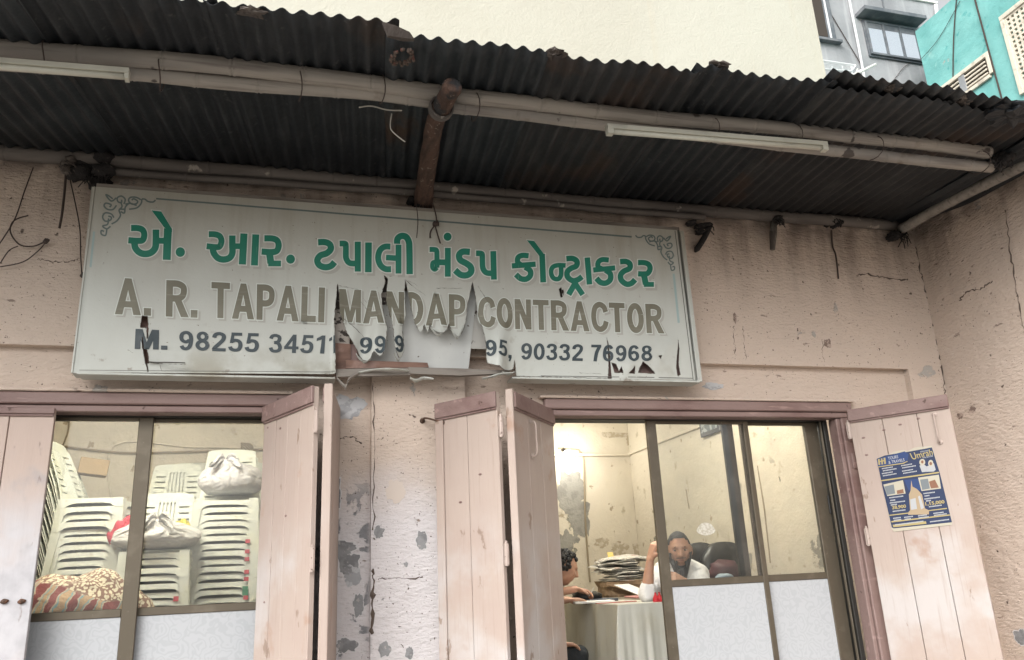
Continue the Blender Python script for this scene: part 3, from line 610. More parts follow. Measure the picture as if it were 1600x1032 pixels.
# a loose second layer over the right end, curled
roof_sheet(P(1300, 130, -1.6).x, 1.12, -1.62, 3.835, y_back=-.3, zb=3.925, seed=31, curl=.012, name='loose_roof_sheet')
def bamboo(pts, r, seed, mtl, parent=aw, name='bamboo_pole', node=.30, n=10):
    pts = [Vector(p) for p in pts]; L = sum((b_-a).length for a, b_ in zip(pts, pts[1:]))
    path = smooth_path(pts, 14); out = []; rr = []
    acc = 0; rnd = random.Random(seed); nodes = []; q = rnd.uniform(.05, node)
    while q < L: nodes.append(q); q += node*rnd.uniform(.85, 1.2)
    # resample
    seg = []; d = 0
    cum = [0]
    for a, b_ in zip(path, path[1:]): cum.append(cum[-1]+(b_-a).length)
    def at(s):
        s = max(0, min(cum[-1], s))
        for i in range(len(cum)-1):
            if s <= cum[i+1]: return path[i].lerp(path[i+1], (s-cum[i])/max(1e-6, cum[i+1]-cum[i]))
        return path[-1]
    ss = set(np.linspace(0, cum[-1], 30).tolist())
    for nd in nodes:
        for e in (-.02, -.006, -.002, .002, .006, .02): ss.add(nd+e)
    ss = sorted(s for s in ss if 0 <= s <= cum[-1])
    for s in ss:
        k = 1.0
        for nd in nodes:
            e = abs(s-nd)
            if e < .003: k = .985
            elif e < .008: k = 1.09
        p = at(s)+Vector((0, mnoise.noise(Vector((s*1.5, seed, 0)))*.012, mnoise.noise(Vector((s*1.5, seed, 5)))*.010))
        out.append(p); rr.append(r*k)
    return MB().tube(out, rr, n).build(name, mtl, parent, smooth=True)
fy = -1.17
bamboo([P(-60, 69, fy), P(0, 75, fy), P(250, 95, fy), P(540, 125, fy), P(690, 146, fy)], .040, 1, M['bamboo'])
bamboo([P(-60, 93, fy+.05), P(0, 99, fy+.05), P(250, 118, fy+.05), P(540, 145, fy+.05), P(700, 162, fy+.05)], .034, 2, M['bamboo'])
bamboo([P(712, 150, fy), P(971, 178, fy), P(1128, 193, fy), P(1372, 217, fy), P(1545, 238, fy)], .037, 3, M['bamboo'])
bamboo([P(690, 166, fy+.05), P(971, 198, fy+.05), P(1128, 216, fy+.05), P(1297, 236, fy+.05), P(1548, 262, fy+.05)], .032, 4, M['bamboo'])
wy = -.055
bamboo([P(-60, 232, wy), P(250, 258, wy), P(660, 292, wy)], .042, 5, M['bamboo_dark'])
bamboo([P(640, 291, wy), P(1000, 322, wy), P(1405, 353, wy)], .04, 6, M['bamboo_dark'])
bamboo([P(170, 268, wy-.02), P(660, 303, wy-.02), P(1100, 340, wy-.02)], .022, 7, M['bamboo_dark'])
bamboo([P(1409, 358, -.1), PX(1500, 308, XR-.19), PX(1604, 254, XR-.19)], .036, 8, M['bamboo'])
# dark upper purlin near the front edge
# the log rafter that carries the poles
lp = [P(661, 322, -.0), P(664, 290, -.25), P(672, 235, -.65), P(679, 195, -.98), P(690, 168, -1.17), P(704, 142, -1.34), P(709, 131, -1.39)]
lp = smooth_path(lp, 6)
rr = [.060-.010*math.sin(i/len(lp)*3)+.007*mnoise.noise(Vector((i*.4, 2, 0))) for i in range(len(lp))]; rr = [r*(1-.22*i/len(rr)) for i, r in enumerate(rr)]; rr[-1] *= .5; rr[-2] *= .85
MB().tube(lp, rr, 14).build('log_rafter', M['log'], aw, smooth=True)
b = MB()
c = lp[len(lp)-14]; dirl = (lp[-12]-lp[-16]).normalized()
for k in range(3):
    cc = c+dirl*(.018*k); s_ = dirl.cross(Vector((0, 0, 1))).normalized(); u_ = s_.cross(dirl)
    b.tube([cc+(s_*math.cos(a)+u_*math.sin(a))*.054 for a in [i*2*math.pi/16 for i in range(17)]], .006, 6, cap=False)
b.build('rope_binding', M['bamboo_dark'], aw, smooth=True)
# sooty rafter ends where the poles meet the wall
def clump(px, py, r, n, seed, nm='sooty_beam_end', y=-.06, mtl='soot', hang=0):
    rnd = random.Random(seed); b = MB(); c = P(px, py, y)
    for i in range(n):
        o = Vector((rnd.uniform(-1, 1)*r[0], rnd.uniform(-.6, .6)*.05, rnd.uniform(-1, 1)*r[2]))
        b.blob(c+o, (r[0]*.6, .045, r[2]*.5), 12, 8, .5, 3, seed+i)
    for i in range(n*2):
        x = c.x+rnd.uniform(-1, 1)*r[0]*1.1; z = c.z+rnd.uniform(-.5, .5)*r[2]
        b.tube(smooth_path([(x, y-.02, z), (x+rnd.uniform(-.02, .02), y-.05, z-r[2]*.6), (x+rnd.uniform(-.04, .04), y-.03, z-r[2]*rnd.uniform(.9, 1.9))], 3), .0035, 4)
    b.build(nm, M[mtl], aw, smooth=True)
clump(148, 268, (.10, .05, .085), 6, 1)
clump(655, 318, (.05, .05, .045), 4, 2)
clump(1303, 346, (.035, .05, .035), 4, 3)
clump(1400, 368, (.07, .05, .05), 6, 4)
clump(1092, 356, (.06, .05, .028), 4, 5)
clump(1212, 347, (.03, .05, .028), 4, 6)
clump(118, 258, (.05, .05, .04), 3, 7, mtl='bark')
b = MB(); b.tube([P(1209, 345, -.05), P(1208, 365, -.06), P(1207, 390, -.06)], [.022, .026, .018], 8); b.build('broken_stub', M['bark'], aw, smooth=True)
b = MB(); b.tube(smooth_path([P(1110, 350, -.05), P(1100, 372, -.04), P(1086, 394, -.03)], 4), [.02]*8+[.008], 7); b.build('broken_stub', M['soot'], aw, smooth=True)
# rusted-through patch and scrap on the roof edge
def scrap(px, py, Y, r, seed, label):
    c = P(px, py, Y); b = MB()
    b.blob(c, r, 18, 10, .7, 2.5, seed)
    tag(b.build('roof_scrap', M['tin'], origin=c), label, 'scrap')
b = MB(); c = P(628, 88, -1.44)
for i in range(46):
    a = random.uniform(0, 6.28); q = Vector((math.cos(a)*.045*random.uniform(.7, 1.2), math.sin(a)*.06*random.uniform(.7, 1.1), 0))
    b.blob(c+q+Vector((0, 0, random.uniform(-.012, .004))), (.008, .008, .008), 6, 4, .5, 3, i)
tag(b.build('rust_crust', mat('rust_crust_flakes', (.10, .075, .062), .9, layers=[D(scale=30, lo=.5, hi=.6, col=(.12, .05, .04))]), aw), kind='stuff')
b = MB(); b.quadprism([P(598, 34, -1.63), P(618, 40, -1.62), P(640, 50, -1.60), P(648, 62, -1.58), P(630, 62, -1.57), P(606, 56, -1.60)], (.0, .02, .006)); b.build('torn_flap', M['bark'], aw)
for i, (px, py, yy) in enumerate(((1122, 104, -1.56), (395, 19, -1.56), (1395, 138, -1.55), (1505, 158, -1.54), (868, 84, -1.55))):
    b = MB(); b.blob(P(px, py, yy), (.05, .03, .014), 14, 8, .9, 3, i*3); b.build('edge_debris', M['bark'], aw)
b = MB(); b.blob(P(1580, 176, -1.52), (.14, .1, .035), 20, 10, .8, 3, 5); b.build('bent_scrap', M['tin'], aw)
b = MB(); b.blob(P(1600, 172, -1.35), (.12, .08, .03), 20, 10, .8, 3, 15); b.build('bent_scrap', M['bark'], aw)
# sockets of bamboo end near the corner
clump(1560, 250, (.05, .05, .05), 5, 9, y=-1.15)

# unlit fluorescent battens under the front pole
def tube_light(a, b_, label, r=.02):
    c = (a+b_)/2; t = thing('tube_light', c, label, 'tube light', 'unlit tube lights tied under the awning pole')
    d = (b_-a).normalized(); s_ = d.cross(Vector((0, 0, 1))).normalized(); u_ = s_.cross(d).normalized()
    def bx(o0, o1, w, h, off): 
        q = [a.lerp(b_, o0)+s_*sx*w+u_*(sz*h+off) for sx, sz in ((-1, -1), (1, -1), (1, 1), (-1, 1))]
        return q, (b_-a)*(o1-o0)
    m_ = MB(); m_.quadprism(*bx(0, 1, .019, .012, .016)); m_.build('batten', M['tube'], t)
    m_ = MB(); m_.tube([a.lerp(b_, .03)-u_*.006, a.lerp(b_, .97)-u_*.006], .013, 10); m_.build('glass_tube', M['tube'], t, smooth=True)
    for o in (0, .975):
        m_ = MB(); m_.quadprism(*bx(o, o+.025, .017, .021, -.001)); m_.build('end_cap', M['tube'], t)
ty = -1.20
tube_light(P(-80, 97, ty), P(202, 119, ty), 'pale unlit tube light at the upper left under the awning')
tube_light(P(948, 204, ty), P(1291, 231, ty), 'pale unlit tube light under the awning on the right, above the sign')
# binding wires round poles
for px, py in ((74, 90), (252, 118), (470, 135), (530+200/2.95, 140), (743, 168), (1112, 205), (1240, 215), (1365, 232), (1530, 255)):
    c = P(px, py, fy+.02); b = MB()
    b.tube([c+Vector((.006*math.sin(a*2), .078*math.cos(a), .062*math.sin(a))) for a in [i*2*math.pi/14 for i in range(15)]], .0028, 4, cap=False)
    b.build('binding_wire', M['cabled'], aw)
# ================================================================== SIGNBOARD
SY = -.135
def stroke_poly(pts, w, n=7):
    """2-D ribbon (list of quads) along a smoothed centreline"""
    if len(pts) > 2:
        p = [Vector((a, b_, 0)) for a, b_ in pts]; p = [Vector((q.x, q.y)) for q in smooth_path(p, n)]
    else: p = [Vector(q) for q in pts]
    L, R = [], []
    for i, q in enumerate(p):
        t = (p[min(i+1, len(p)-1)]-p[max(i-1, 0)]).normalized(); nn = Vector((-t.y, t.x))*w/2
        L.append(q+nn); R.append(q-nn)
    return [(L[i], R[i], R[i+1], L[i+1]) for i in range(len(p)-1)]
def disc(c, r, n=22): return [tuple(Vector((c[0]+r*math.cos(2*math.pi*i/n), c[1]+r*1.03*math.sin(2*math.pi*i/n))) for i in range(n))]
GUJ = []   # (list of polys in picture pixels, centreline data for the outline)
def zmap(org, sc): return lambda q: (org[0]+q[0]/sc, org[1]+q[1]/sc)
z1 = zmap((180, 320), 5.3333); z2 = zmap((470, 340), 5.0); z3 = zmap((780, 350), 5.7143)
G = [
 (z1, 5.3333, [([(133,197),(190,198),(228,213),(243,252),(230,297),(190,304),(110,299)], 52), ([(160,300),(168,360),(203,400),(250,413),(300,401),(334,362),(340,300),(340,210)], 56), ([(335,303),(440,305)], 50), ([(430,462),(440,200)], 66)], [[(303,50),(385,60),(474,205),(474,232),(408,192)]], [((543,398), 39)]),
 (z1, 5.3333, [([(780,248),(835,250),(872,266),(886,305),(870,350),(835,355),(762,348)], 50), ([(812,350),(822,405),(858,448),(905,459),(952,445),(976,405),(976,340),(976,258)], 54), ([(975,347),(1060,348)], 48), ([(1060,500),(1073,242)], 60), ([(1160,508),(1172,250)], 58),
   ([(1243,283),(1310,285),(1350,303),(1362,345),(1346,388),(1300,398),(1220,393)], 52), ([(1285,400),(1297,490)], 58), ([(1275,492),(1382,493)], 48)], [], [((1461,457), 37)]),
 (z2, 5.0, [([(135,196),(190,195),(226,212),(234,248),(203,281),(152,300),(129,337),(145,375),(190,391),(235,381),(264,350)], 50), ([(303,205),(345,206),(352,225),(352,270),(355,322),(382,357),(445,362)], 46), ([(445,190),(445,425)], 48), ([(529,197),(527,430)], 52),
   ([(700,230),(652,232),(616,263),(604,320),(622,375),(660,404),(705,406)], 47), ([(665,315),(765,322)], 44), ([(763,215),(763,440)], 46), ([(752,208),(756,168),(785,147),(820,153),(843,190),(848,250),(850,445)], 50),
   ([(1005,252),(1045,253),(1060,262),(1063,300),(1063,395)], 40), ([(1066,395),(1045,410),(1027,392),(1030,355),(1062,348)], 32), ([(1062,352),(1150,354)], 46), ([(1148,240),(1148,465)], 46),
   ([(1320,272),(1265,270),(1236,296),(1246,335),(1290,360),(1325,387),(1330,425),(1300,452),(1250,450),(1205,414)], 50), ([(1368,282),(1408,284),(1417,300),(1418,345),(1423,400),(1450,434),(1505,438)], 44), ([(1503,265),(1508,488)], 46)], [], [((1146,153), 31)]),
 (z3, 5.7143, [([(112,378),(325,362)], 48), ([(262,288),(205,284),(168,303),(165,345),(200,372)], 48), ([(230,388),(275,420),(276,465),(240,495),(190,490),(148,453)], 50), ([(382,270),(392,525)], 52),
   ([(592,374),(520,372),(474,392),(462,440),(482,486),(525,495),(550,460),(551,392)], 42), ([(598,314),(655,312),(692,337),(686,378),(640,400),(606,432),(610,478),(655,510),(702,500),(738,474)], 50),
   ([(685,518),(618,635)], 50), ([(665,518),(745,635)], 48), ([(785,303),(805,543)], 50), ([(838,415),(1035,395)], 46), ([(978,325),(920,321),(885,343),(882,385),(920,405)], 46), ([(948,415),(990,448),(990,500),(952,530),(905,525),(866,488)], 50),
   ([(1078,340),(1130,338),(1165,360),(1162,400),(1112,425),(1083,460),(1090,505),(1135,540),(1180,532),(1212,500)], 50), ([(1238,348),(1298,350),(1335,368),(1345,405),(1325,443),(1290,450),(1238,448)], 48), ([(1288,445),(1308,543)], 54), ([(1290,543),(1380,543)], 44)], [[(245,148),(312,155),(408,284),(408,315),(356,288)]], []),
]
def guj_polys(grow=0.0):
    out = []
    for zm, sc, strokes, polys, dots in G:
        for pts, w in strokes:
            if grow and len(pts) >= 2:
                a, b_ = Vector(pts[0]), Vector(pts[1]); pts = list(pts); pts[0] = tuple(a-(b_-a).normalized()*grow*sc)
                a, b_ = Vector(pts[-1]), Vector(pts[-2]); pts[-1] = tuple(a-(b_-a).normalized()*grow*sc)
            for q in stroke_poly(pts, w+2*grow*sc): out.append([zm(v) for v in q])
        for pl in polys:
            c = Vector((sum(p[0] for p in pl)/len(pl), sum(p[1] for p in pl)/len(pl)))
            out.append([zm(Vector(p)+(Vector(p)-c).normalized()*grow*sc*1.3) for p in pl])
        for c, r in dots:
            for q in disc(c, r+grow*sc): out.append([zm(v) for v in q])
    return out
VIN = [(150,292),(122,582),(524,585),(523.5,545),(523,530),(522,500),(525,470),(527.5,444),(529,450),(530,470),(531,490),(541,520),(549,535),(557,548),(564,561),(569,565),(574,566),(578,562),(580,556),(583,552),(587,556),(592,560),(597,556),(600,550),(603,530),(604,512),(600,495),(597,478),(596,462),(599,450),(602,440),(600,431),(606,436),(604,455),(603,470),(608,490),(612,505),(613.5,520),(614,545),(617,555),(620,562),(623,564),(626,561),(631,548),(629,530),(628,515),(631,505),(634,494),(633,475),(632,460),(633,437),(635,446),(637,455),(642,480),(648,505),(655,521),(660,518),(663,508),(665,515),(667,520),(669,518),(671,507),(676,517),(682,522),(688,524),(693,521),(697,517),(701,508),(706,520),(711,526),(715,529),(719,526),(724,515),(727,505),(729,490),(730,478),(734,460),(738,441),(741,455),(743,470),(746,490),(753,515),(756,530),(757,545),(757,562),(759,570),(767,574),(775,577),(783,581),(790,581),(797,580),(802,576),(804,563),(806,588),(949.5,592),(951,575),(949.5,550),(948,528),(951,545),(953.5,565),(956,592.6),(1088,594),(1058,360)]
HOLES = [[(955,567),(962,570),(966,580),(968,583),(960,583)], [(966,582),(970,573),(973,584)], [(981,584),(991,573),(991,585)], [(1003,566),(1010,572),(1020,582),(1022,585),(996,583),(999,574)], [(1059,532),(1060.5,545),(1060,570),(1063,586),(1058.5,588),(1056,575)],
         [(222,494),(230,495),(232,513),(219,512)], [(229,512),(232.5,513),(231,530),(229.5,530)], [(223,545),(230,547),(233,568),(227.5,569.5)], [(222,528),(224,528),(225,547),(222.5,546)], [(228,569),(230,569),(232,581),(230.5,582)], [(1027,558),(1032,557),(1030,563)], [(873,452),(877,450),(879,464),(876,466)], [(877,455),(880,453),(880.5,463)]]
def bm_from(polys):
    bm = bmesh.new()
    for p in polys:
        vs = [bm.verts.new((q[0], q[1], 0)) for q in p]
        try: bm.faces.new(vs)
        except ValueError: pass
    return bm
def cut(bm, a, b_):
    a = Vector((a[0], a[1], 0)); b_ = Vector((b_[0], b_[1], 0)); d = b_-a
    if d.length < 1e-6: return
    bmesh.ops.bisect_plane(bm, geom=bm.verts[:]+bm.edges[:]+bm.faces[:], dist=1e-5, plane_co=a, plane_no=(-d.y, d.x, 0))
def inpoly(x, y, poly):
    c = False; j = len(poly)-1
    for i in range(len(poly)):
        xi, yi = poly[i]; xj, yj = poly[j]
        if (yi > y) != (yj > y) and x < (xj-xi)*(y-yi)/(yj-yi)+xi: c = not c
        j = i
    return c
TX0, TX1, TY0 = 519, 812, 432
def smst(x, a, b_): t = max(0, min(1, (x-a)/(b_-a))); return t*t*(3-2*t)
def disp(x, y):
    d = .0025*mnoise.noise(Vector((x*.012, y*.02, 1)))
    if TX0 < x < TX1:
        t = smst(y, 438, 575); e = smst(x, TX0, TX0+10)*(1-smst(x, TX1-40, TX1))
        d += t*e*(.012+.022*math.sin(x*.075)+.012*math.sin(x*.19+y*.03)+.03*t*t)
    for hx, hy, hr, ha in ((1020, 560, 34, .022), (980, 575, 20, .015), (228, 530, 14, .009), (755, 470, 26, .012), (1045, 540, 20, .01)):
        r2 = ((x-hx)**2+(y-hy)**2)/(hr*hr)
        if r2 < 4: d += ha*math.exp(-r2*1.6)*(1+.6*mnoise.noise(Vector((x*.09, y*.09, 2))))
    # soft diagonal creases fanning from the tear
    d += .0045*math.exp(-((x-760-(y-440)*.42)/7)**2)*smst(y, 440, 470)*(1-smst(y, 520, 550))
    return d
vin_edges = [(VIN[i], VIN[(i+1) % len(VIN)]) for i in range(len(VIN))]
def tornfix(bm, x0, x1):
    """trim a letter mesh to the torn vinyl it is printed on"""
    for a, b_ in vin_edges:
        if max(a[0], b_[0]) > x0-2 and min(a[0], b_[0]) < x1+2 and max(a[1], b_[1]) > 436 and min(a[1], b_[1]) < 582 and a[0] > 515 and b_[0] < 815: cut(bm, a, b_)
    kill = [f for f in bm.faces if not inpoly(f.calc_center_median().x, f.calc_center_median().y, VIN)]
    bmesh.ops.delete(bm, geom=kill, context='FACES')
def holefix(bm, x0, x1):
    for h in HOLES:
        if max(p[0] for p in h) > x0 and min(p[0] for p in h) < x1:
            for i in range(len(h)): cut(bm, h[i], h[(i+1) % len(h)])
            kill = [f for f in bm.faces if inpoly(f.calc_center_median().x, f.calc_center_median().y, h)]
            bmesh.ops.delete(bm, geom=kill, context='FACES')
def gridcut(bm, x0, x1, y0, y1, st):
    x = math.ceil(x0/st)*st
    while x < x1: cut(bm, (x, 0), (x, 1)); x += st
    y = math.ceil(y0/st)*st
    while y < y1: cut(bm, (0, y), (1, y)); y += st
def press(bm, name, mtl, parent, off, smooth=True):
    bm.verts.index_update()
    vs = [P(v.co.x, v.co.y, SY)+Vector((0, -disp(v.co.x, v.co.y)-off, 0)) for v in bm.verts]
    fs = [tuple(v.index for v in f.verts) for f in bm.faces]
    bm.free(); return mk(name, vs, fs, mtl, parent, smooth=smooth)
c = P(610, 590, SY)
sg = thing('signboard', c, 'long weathered white signboard lettered in green Gujarati and olive Latin capitals', 'signboard')
# ---- vinyl face, built cell by cell and trimmed to its torn outline
bm = bmesh.new(); st = 4
xs_ = [110+st*i for i in range(int((1100-110)/st)+1)]; ys_ = [284+st*i for i in range(int((604-284)/st)+1)]
gv = {}
for i, x in enumerate(xs_):
    for j, y in enumerate(ys_): gv[i, j] = bm.verts.new((x, y, 0))
for i in range(len(xs_)-1):
    for j in range(len(ys_)-1): bm.faces.new((gv[i, j], gv[i+1, j], gv[i+1, j+1], gv[i, j+1]))
# outer straight edges
for a, b_ in (((150,292),(122,582)), ((122,582),(524,585)), ((806,588),(1088,594)), ((1088,594),(1058,360)), ((1058,360),(150,292))): cut(bm, a, b_)
# local cuts for the torn fringe: only faces near each segment
def cut_local(bm, a, b_, pad=.01):
    x0, x1 = min(a[0], b_[0])-pad, max(a[0], b_[0])+pad; y0, y1 = min(a[1], b_[1])-pad, max(a[1], b_[1])+pad
    fs = [f for f in bm.faces if max(v.co.x for v in f.verts) > x0 and min(v.co.x for v in f.verts) < x1 and max(v.co.y for v in f.verts) > y0 and min(v.co.y for v in f.verts) < y1]
    g = set(fs)
    for f in fs: g.update(f.edges); g.update(f.verts)
    A = Vector((a[0], a[1], 0)); d = Vector((b_[0]-a[0], b_[1]-a[1], 0))
    if d.length > 1e-6 and g: bmesh.ops.bisect_plane(bm, geom=list(g), dist=1e-5, plane_co=A, plane_no=(-d.y, d.x, 0))
for i in range(2, len(VIN)-2):
    cut_local(bm, VIN[i], VIN[i+1])
for h in HOLES:
    for i in range(len(h)): cut_local(bm, h[i], h[(i+1) % len(h)])
kill = []
for f in bm.faces:
    q = f.calc_center_median()
    if not inpoly(q.x, q.y, VIN) or any(inpoly(q.x, q.y, h) for h in HOLES): kill.append(f)
bmesh.ops.delete(bm, geom=kill, context='FACES')
press(bm, 'vinyl_face', M['vinyl'], sg, 0)
# ---- grimy frayed edges along the tears, and creases
M['fray'] = mat('grimy_torn_edge', (.13, .115, .10), .9)
def sp(x, y, o=.002): return P(x, y, SY)+Vector((0, -disp(x, y)-o, 0))
rf = random.Random(11)
def fray(pts, closed=False, rmax=.0022):
    pts = list(pts)+([pts[0]] if closed else []); out = []
    for a, b_ in zip(pts, pts[1:]):
        L_ = math.hypot(b_[0]-a[0], b_[1]-a[1]); n_ = max(1, int(L_/3))
        for i in range(n_): t = i/n_; out.append((a[0]+(b_[0]-a[0])*t+rf.uniform(-.5, .5), a[1]+(b_[1]-a[1])*t+rf.uniform(-.5, .5)))
    out.append(pts[-1])
    MB().tube([sp(x, y) for x, y in out], [rmax*rf.choice((.15, .35, .6, 1.0)) for _ in out], 4).build('frayed_edge', M['fray'], sg)
fray(VIN[2:-3])
for h in HOLES: fray(h, True, .0018)
for pts in (((529,447),(545,450),(560,453)), ((562,470),(572,482),(580,500)), ((536,498),(552,512),(566,524),(574,538)), ((634,438),(648,450),(664,462)), ((638,439),(652,447)), ((746,447),(757,466),(770,492)), ((682,451),(700,450.5),(722,451)), ((651,488),(660,494)), ((566,466),(574,474),(580,462)), ((232,567),(262,569),(290,570)), ((250,571),(253,580)), ((905,583),(940,585)), ((200,547),(208,552)), ((520,581),(507,585))): fray(pts, False, .0014)
# ---- Gujarati line
for nm, grow, dx, dy, off, mt in (('lettering_shadow', 1.0, 4.5, 4.5, .0008, 'ink_shadow'), ('lettering_outline', 1.5, 0, 0, .0016, 'ink_out'), ('gujarati_lettering', 0, 0, 0, .0026, 'ink_green')):
    bm = bm_from([[(q[0]+dx, q[1]+dy) for q in p] for p in guj_polys(grow)])
    gridcut(bm, 180, 1040, 320, 500, 20); press(bm, nm, M[mt], sg, off)
# ---- Latin capitals and figures drawn as bold condensed sign lettering
def st_(x0, x1, y0=0, y1=1): return [(x0, y0), (x1, y0), (x1, y1), (x0, y1)]
def oval(cx, cy, rx, ry): return [(cx+rx*math.cos(a), cy+ry*math.sin(a)) for a in [i*math.pi/5+.3 for i in range(11)]]
SIX = [(.45,.77),(.38,.90),(.26,.92),(.14,.80),(.085,.5),(.12,.2),(.27,.08),(.42,.16),(.46,.33),(.42,.49),(.28,.57),(.14,.47)]
GL = {
 'A': (.72, [], [[(0,0),(.21,0),(.43,1),(.27,1)], [(.51,0),(.72,0),(.45,1),(.29,1)], [(.17,.2),(.55,.2),(.51,.37),(.21,.37)]]),
 'R': (.66, [([(.1,.91),(.34,.91),(.49,.84),(.52,.72),(.48,.58),(.34,.51),(.1,.51)], .18)], [st_(0,.2), [(.24,.46),(.44,.50),(.68,0),(.45,0)]]),
 'T': (.60, [], [st_(0,.6,.82,1), st_(.2,.4,0,.83)]),
 'P': (.58, [([(.1,.91),(.32,.91),(.46,.84),(.49,.69),(.45,.54),(.32,.47),(.1,.47)], .18)], [st_(0,.2)]),
 'L': (.48, [], [st_(0,.2), st_(0,.48,0,.18)]), 'I': (.2, [], [st_(0,.2)]),
 'M': (.76, [], [st_(0,.18), st_(.58,.76), [(.01,1),(.23,1),(.455,0),(.305,0)], [(.53,1),(.75,1),(.455,0),(.305,0)]]),
 'N': (.62, [], [st_(0,.19), st_(.43,.62), [(0,1),(.21,1),(.62,0),(.41,0)]]),
 'D': (.60, [([(.1,.91),(.26,.91),(.42,.80),(.50,.5),(.42,.2),(.26,.09),(.1,.09)], .19)], [st_(0,.2)]),
 'C': (.62, [([(.565,.67),(.50,.84),(.33,.915),(.16,.80),(.10,.5),(.16,.2),(.33,.085),(.50,.17),(.575,.36)], .19)], []),
 'O': (.64, [(oval(.32,.5,.22,.415), .20)], []),
 '.': (.20, [], [st_(0,.2,0,.21)]), ',': (.20, [], [st_(0,.19,0,.2), [(.07,.02),(.19,.02),(.11,-.2),(.02,-.2)]]), ' ': (.18, [], []),
 '0': (.56, [(oval(.28,.5,.195,.42), .165)], []), '1': (.42, [], [[(.20,0),(.38,0),(.38,1),(.25,1)], [(.03,.68),(.03,.83),(.25,1),(.27,.80)]]),
 '2': (.56, [([(.09,.70),(.13,.85),(.28,.92),(.43,.85),(.455,.70),(.38,.52),(.13,.19),(.10,.12)], .165)], [st_(.02,.54,0,.16)]),
 '3': (.56, [([(.08,.74),(.14,.88),(.28,.92),(.41,.86),(.435,.73),(.38,.59),(.22,.535)], .16), ([(.22,.545),(.39,.49),(.465,.29),(.41,.13),(.27,.08),(.13,.12),(.07,.27)], .16)], []),
 '4': (.60, [], [[(.33,0),(.50,0),(.50,1),(.35,1)], st_(0,.6,.21,.36), [(0,.33),(.15,.33),(.44,.84),(.36,1)]]),
 '5': (.56, [([(.10,.50),(.26,.60),(.42,.53),(.465,.33),(.40,.13),(.26,.08),(.12,.13),(.07,.26)], .16)], [st_(.11,.52,.84,1), [(.055,.44),(.19,.46),(.24,.99),(.12,.99)]]),
 '6': (.56, [(SIX, .16)], []), '9': (.56, [([(.56-x, 1-y) for x, y in SIX], .16)], []),
 '7': (.54, [([(.44,.88),(.30,.52),(.23,0)], .175)], [st_(.02,.53,.84,1)]),
 '8': (.56, [(oval(.28,.735,.155,.185), .15), (oval(.28,.29,.19,.21), .16)], []),
}
def offset_poly(p, g):
    if g == 0: return p
    A = sum(p[i][0]*p[(i+1) % len(p)][1]-p[(i+1) % len(p)][0]*p[i][1] for i in range(len(p))); s_ = 1 if A > 0 else -1
    out = []; n = len(p)
    for i in range(n):
        a, b_, c = Vector(p[i-1]), Vector(p[i]), Vector(p[(i+1) % n])
        d1 = (b_-a).normalized(); d2 = (c-b_).normalized(); n1 = Vector((d1.y, -d1.x))*s_; n2 = Vector((d2.y, -d2.x))*s_
        m_ = n1+n2; k = m_.length_squared; out.append(tuple(b_+m_*(2*g/max(k, .8))))
    return out
def word_polys(s, tl, tr, bl, br, offset=0, grow=0):
    x = 0; gl = []
    for ch in s:
        gl.append((x, GL[ch])); x += GL[ch][0]+.075
    W_ = x-.075; out = []
    def mp(q):
        u = q[0]/W_; v = q[1]; a = Vector(bl).lerp(Vector(br), u); c_ = Vector(tl).lerp(Vector(tr), u); return tuple(a.lerp(c_, v))
    for x0, (w, strokes, polys) in gl:
        for pts, sw in strokes:
            pts = [(p[0]+x0, p[1]) for p in pts]
            if grow and Vector(pts[0]).to_2d() != Vector(pts[-1]).to_2d() and (Vector(pts[0])-Vector(pts[-1])).length > .05:
                a, b_ = Vector(pts[0]), Vector(pts[1]); pts[0] = tuple(a-(b_-a).normalized()*grow); a, b_ = Vector(pts[-1]), Vector(pts[-2]); pts[-1] = tuple(a-(b_-a).normalized()*grow)
            for q in stroke_poly(pts, sw+2*grow, 6): out.append([mp(v) for v in q])
        for p in polys: out.append([mp(v) for v in offset_poly([(a+x0, b_) for a, b_ in p], grow)])
    return out
def words(lst, name, mt, off, offset, grow=0, dx=0, dy=0):
    for s, tl, tr, bl, br, torn in lst:
        b2 = bm_from([[(q[0]+dx, q[1]+dy) for q in p] for p in word_polys(s, tl, tr, bl, br, offset, grow)])
        x0 = min(tl[0], bl[0])-4; x1 = max(tr[0], br[0])+4
        if torn: gridcut(b2, x0, x1, 436, 590, 4); tornfix(b2, x0, x1)
        else: gridcut(b2, x0, x1, 430, 590, 16)
        holefix(b2, x0, x1); press(b2, name, M[mt], sg, off)
def text_polys(s, offset=0.0):
    cu = bpy.data.curves.new('t', 'FONT'); cu.body = s; cu.size = 1; cu.offset = offset; cu.resolution_u = 4
    o = bpy.data.objects.new('t', cu); COL.objects.link(o)
    dg = bpy.context.evaluated_depsgraph_get(); me = bpy.data.meshes.new_from_object(o.evaluated_get(dg))
    pl = [[(me.vertices[i].co.x, me.vertices[i].co.y) for i in f.vertices] for f in me.polygons]
    bpy.data.objects.remove(o); bpy.data.curves.remove(cu); bpy.data.meshes.remove(me)
    return pl
def font_polys(s, tl, tr, bl, br, offset=.01):
    pl = text_polys(s, offset); ys = [q[1] for p in text_polys('H', offset) for q in p]; y0, y1 = min(ys), max(ys)
    x0 = min(q[0] for p in pl for q in p); x1 = max(q[0] for p in pl for q in p)
    return [[tuple(Vector(bl).lerp(Vector(br), (x-x0)/(x1-x0)).lerp(Vector(tl).lerp(Vector(tr), (x-x0)/(x1-x0)), (y-y0)/(y1-y0))) for x, y in p] for p in pl]
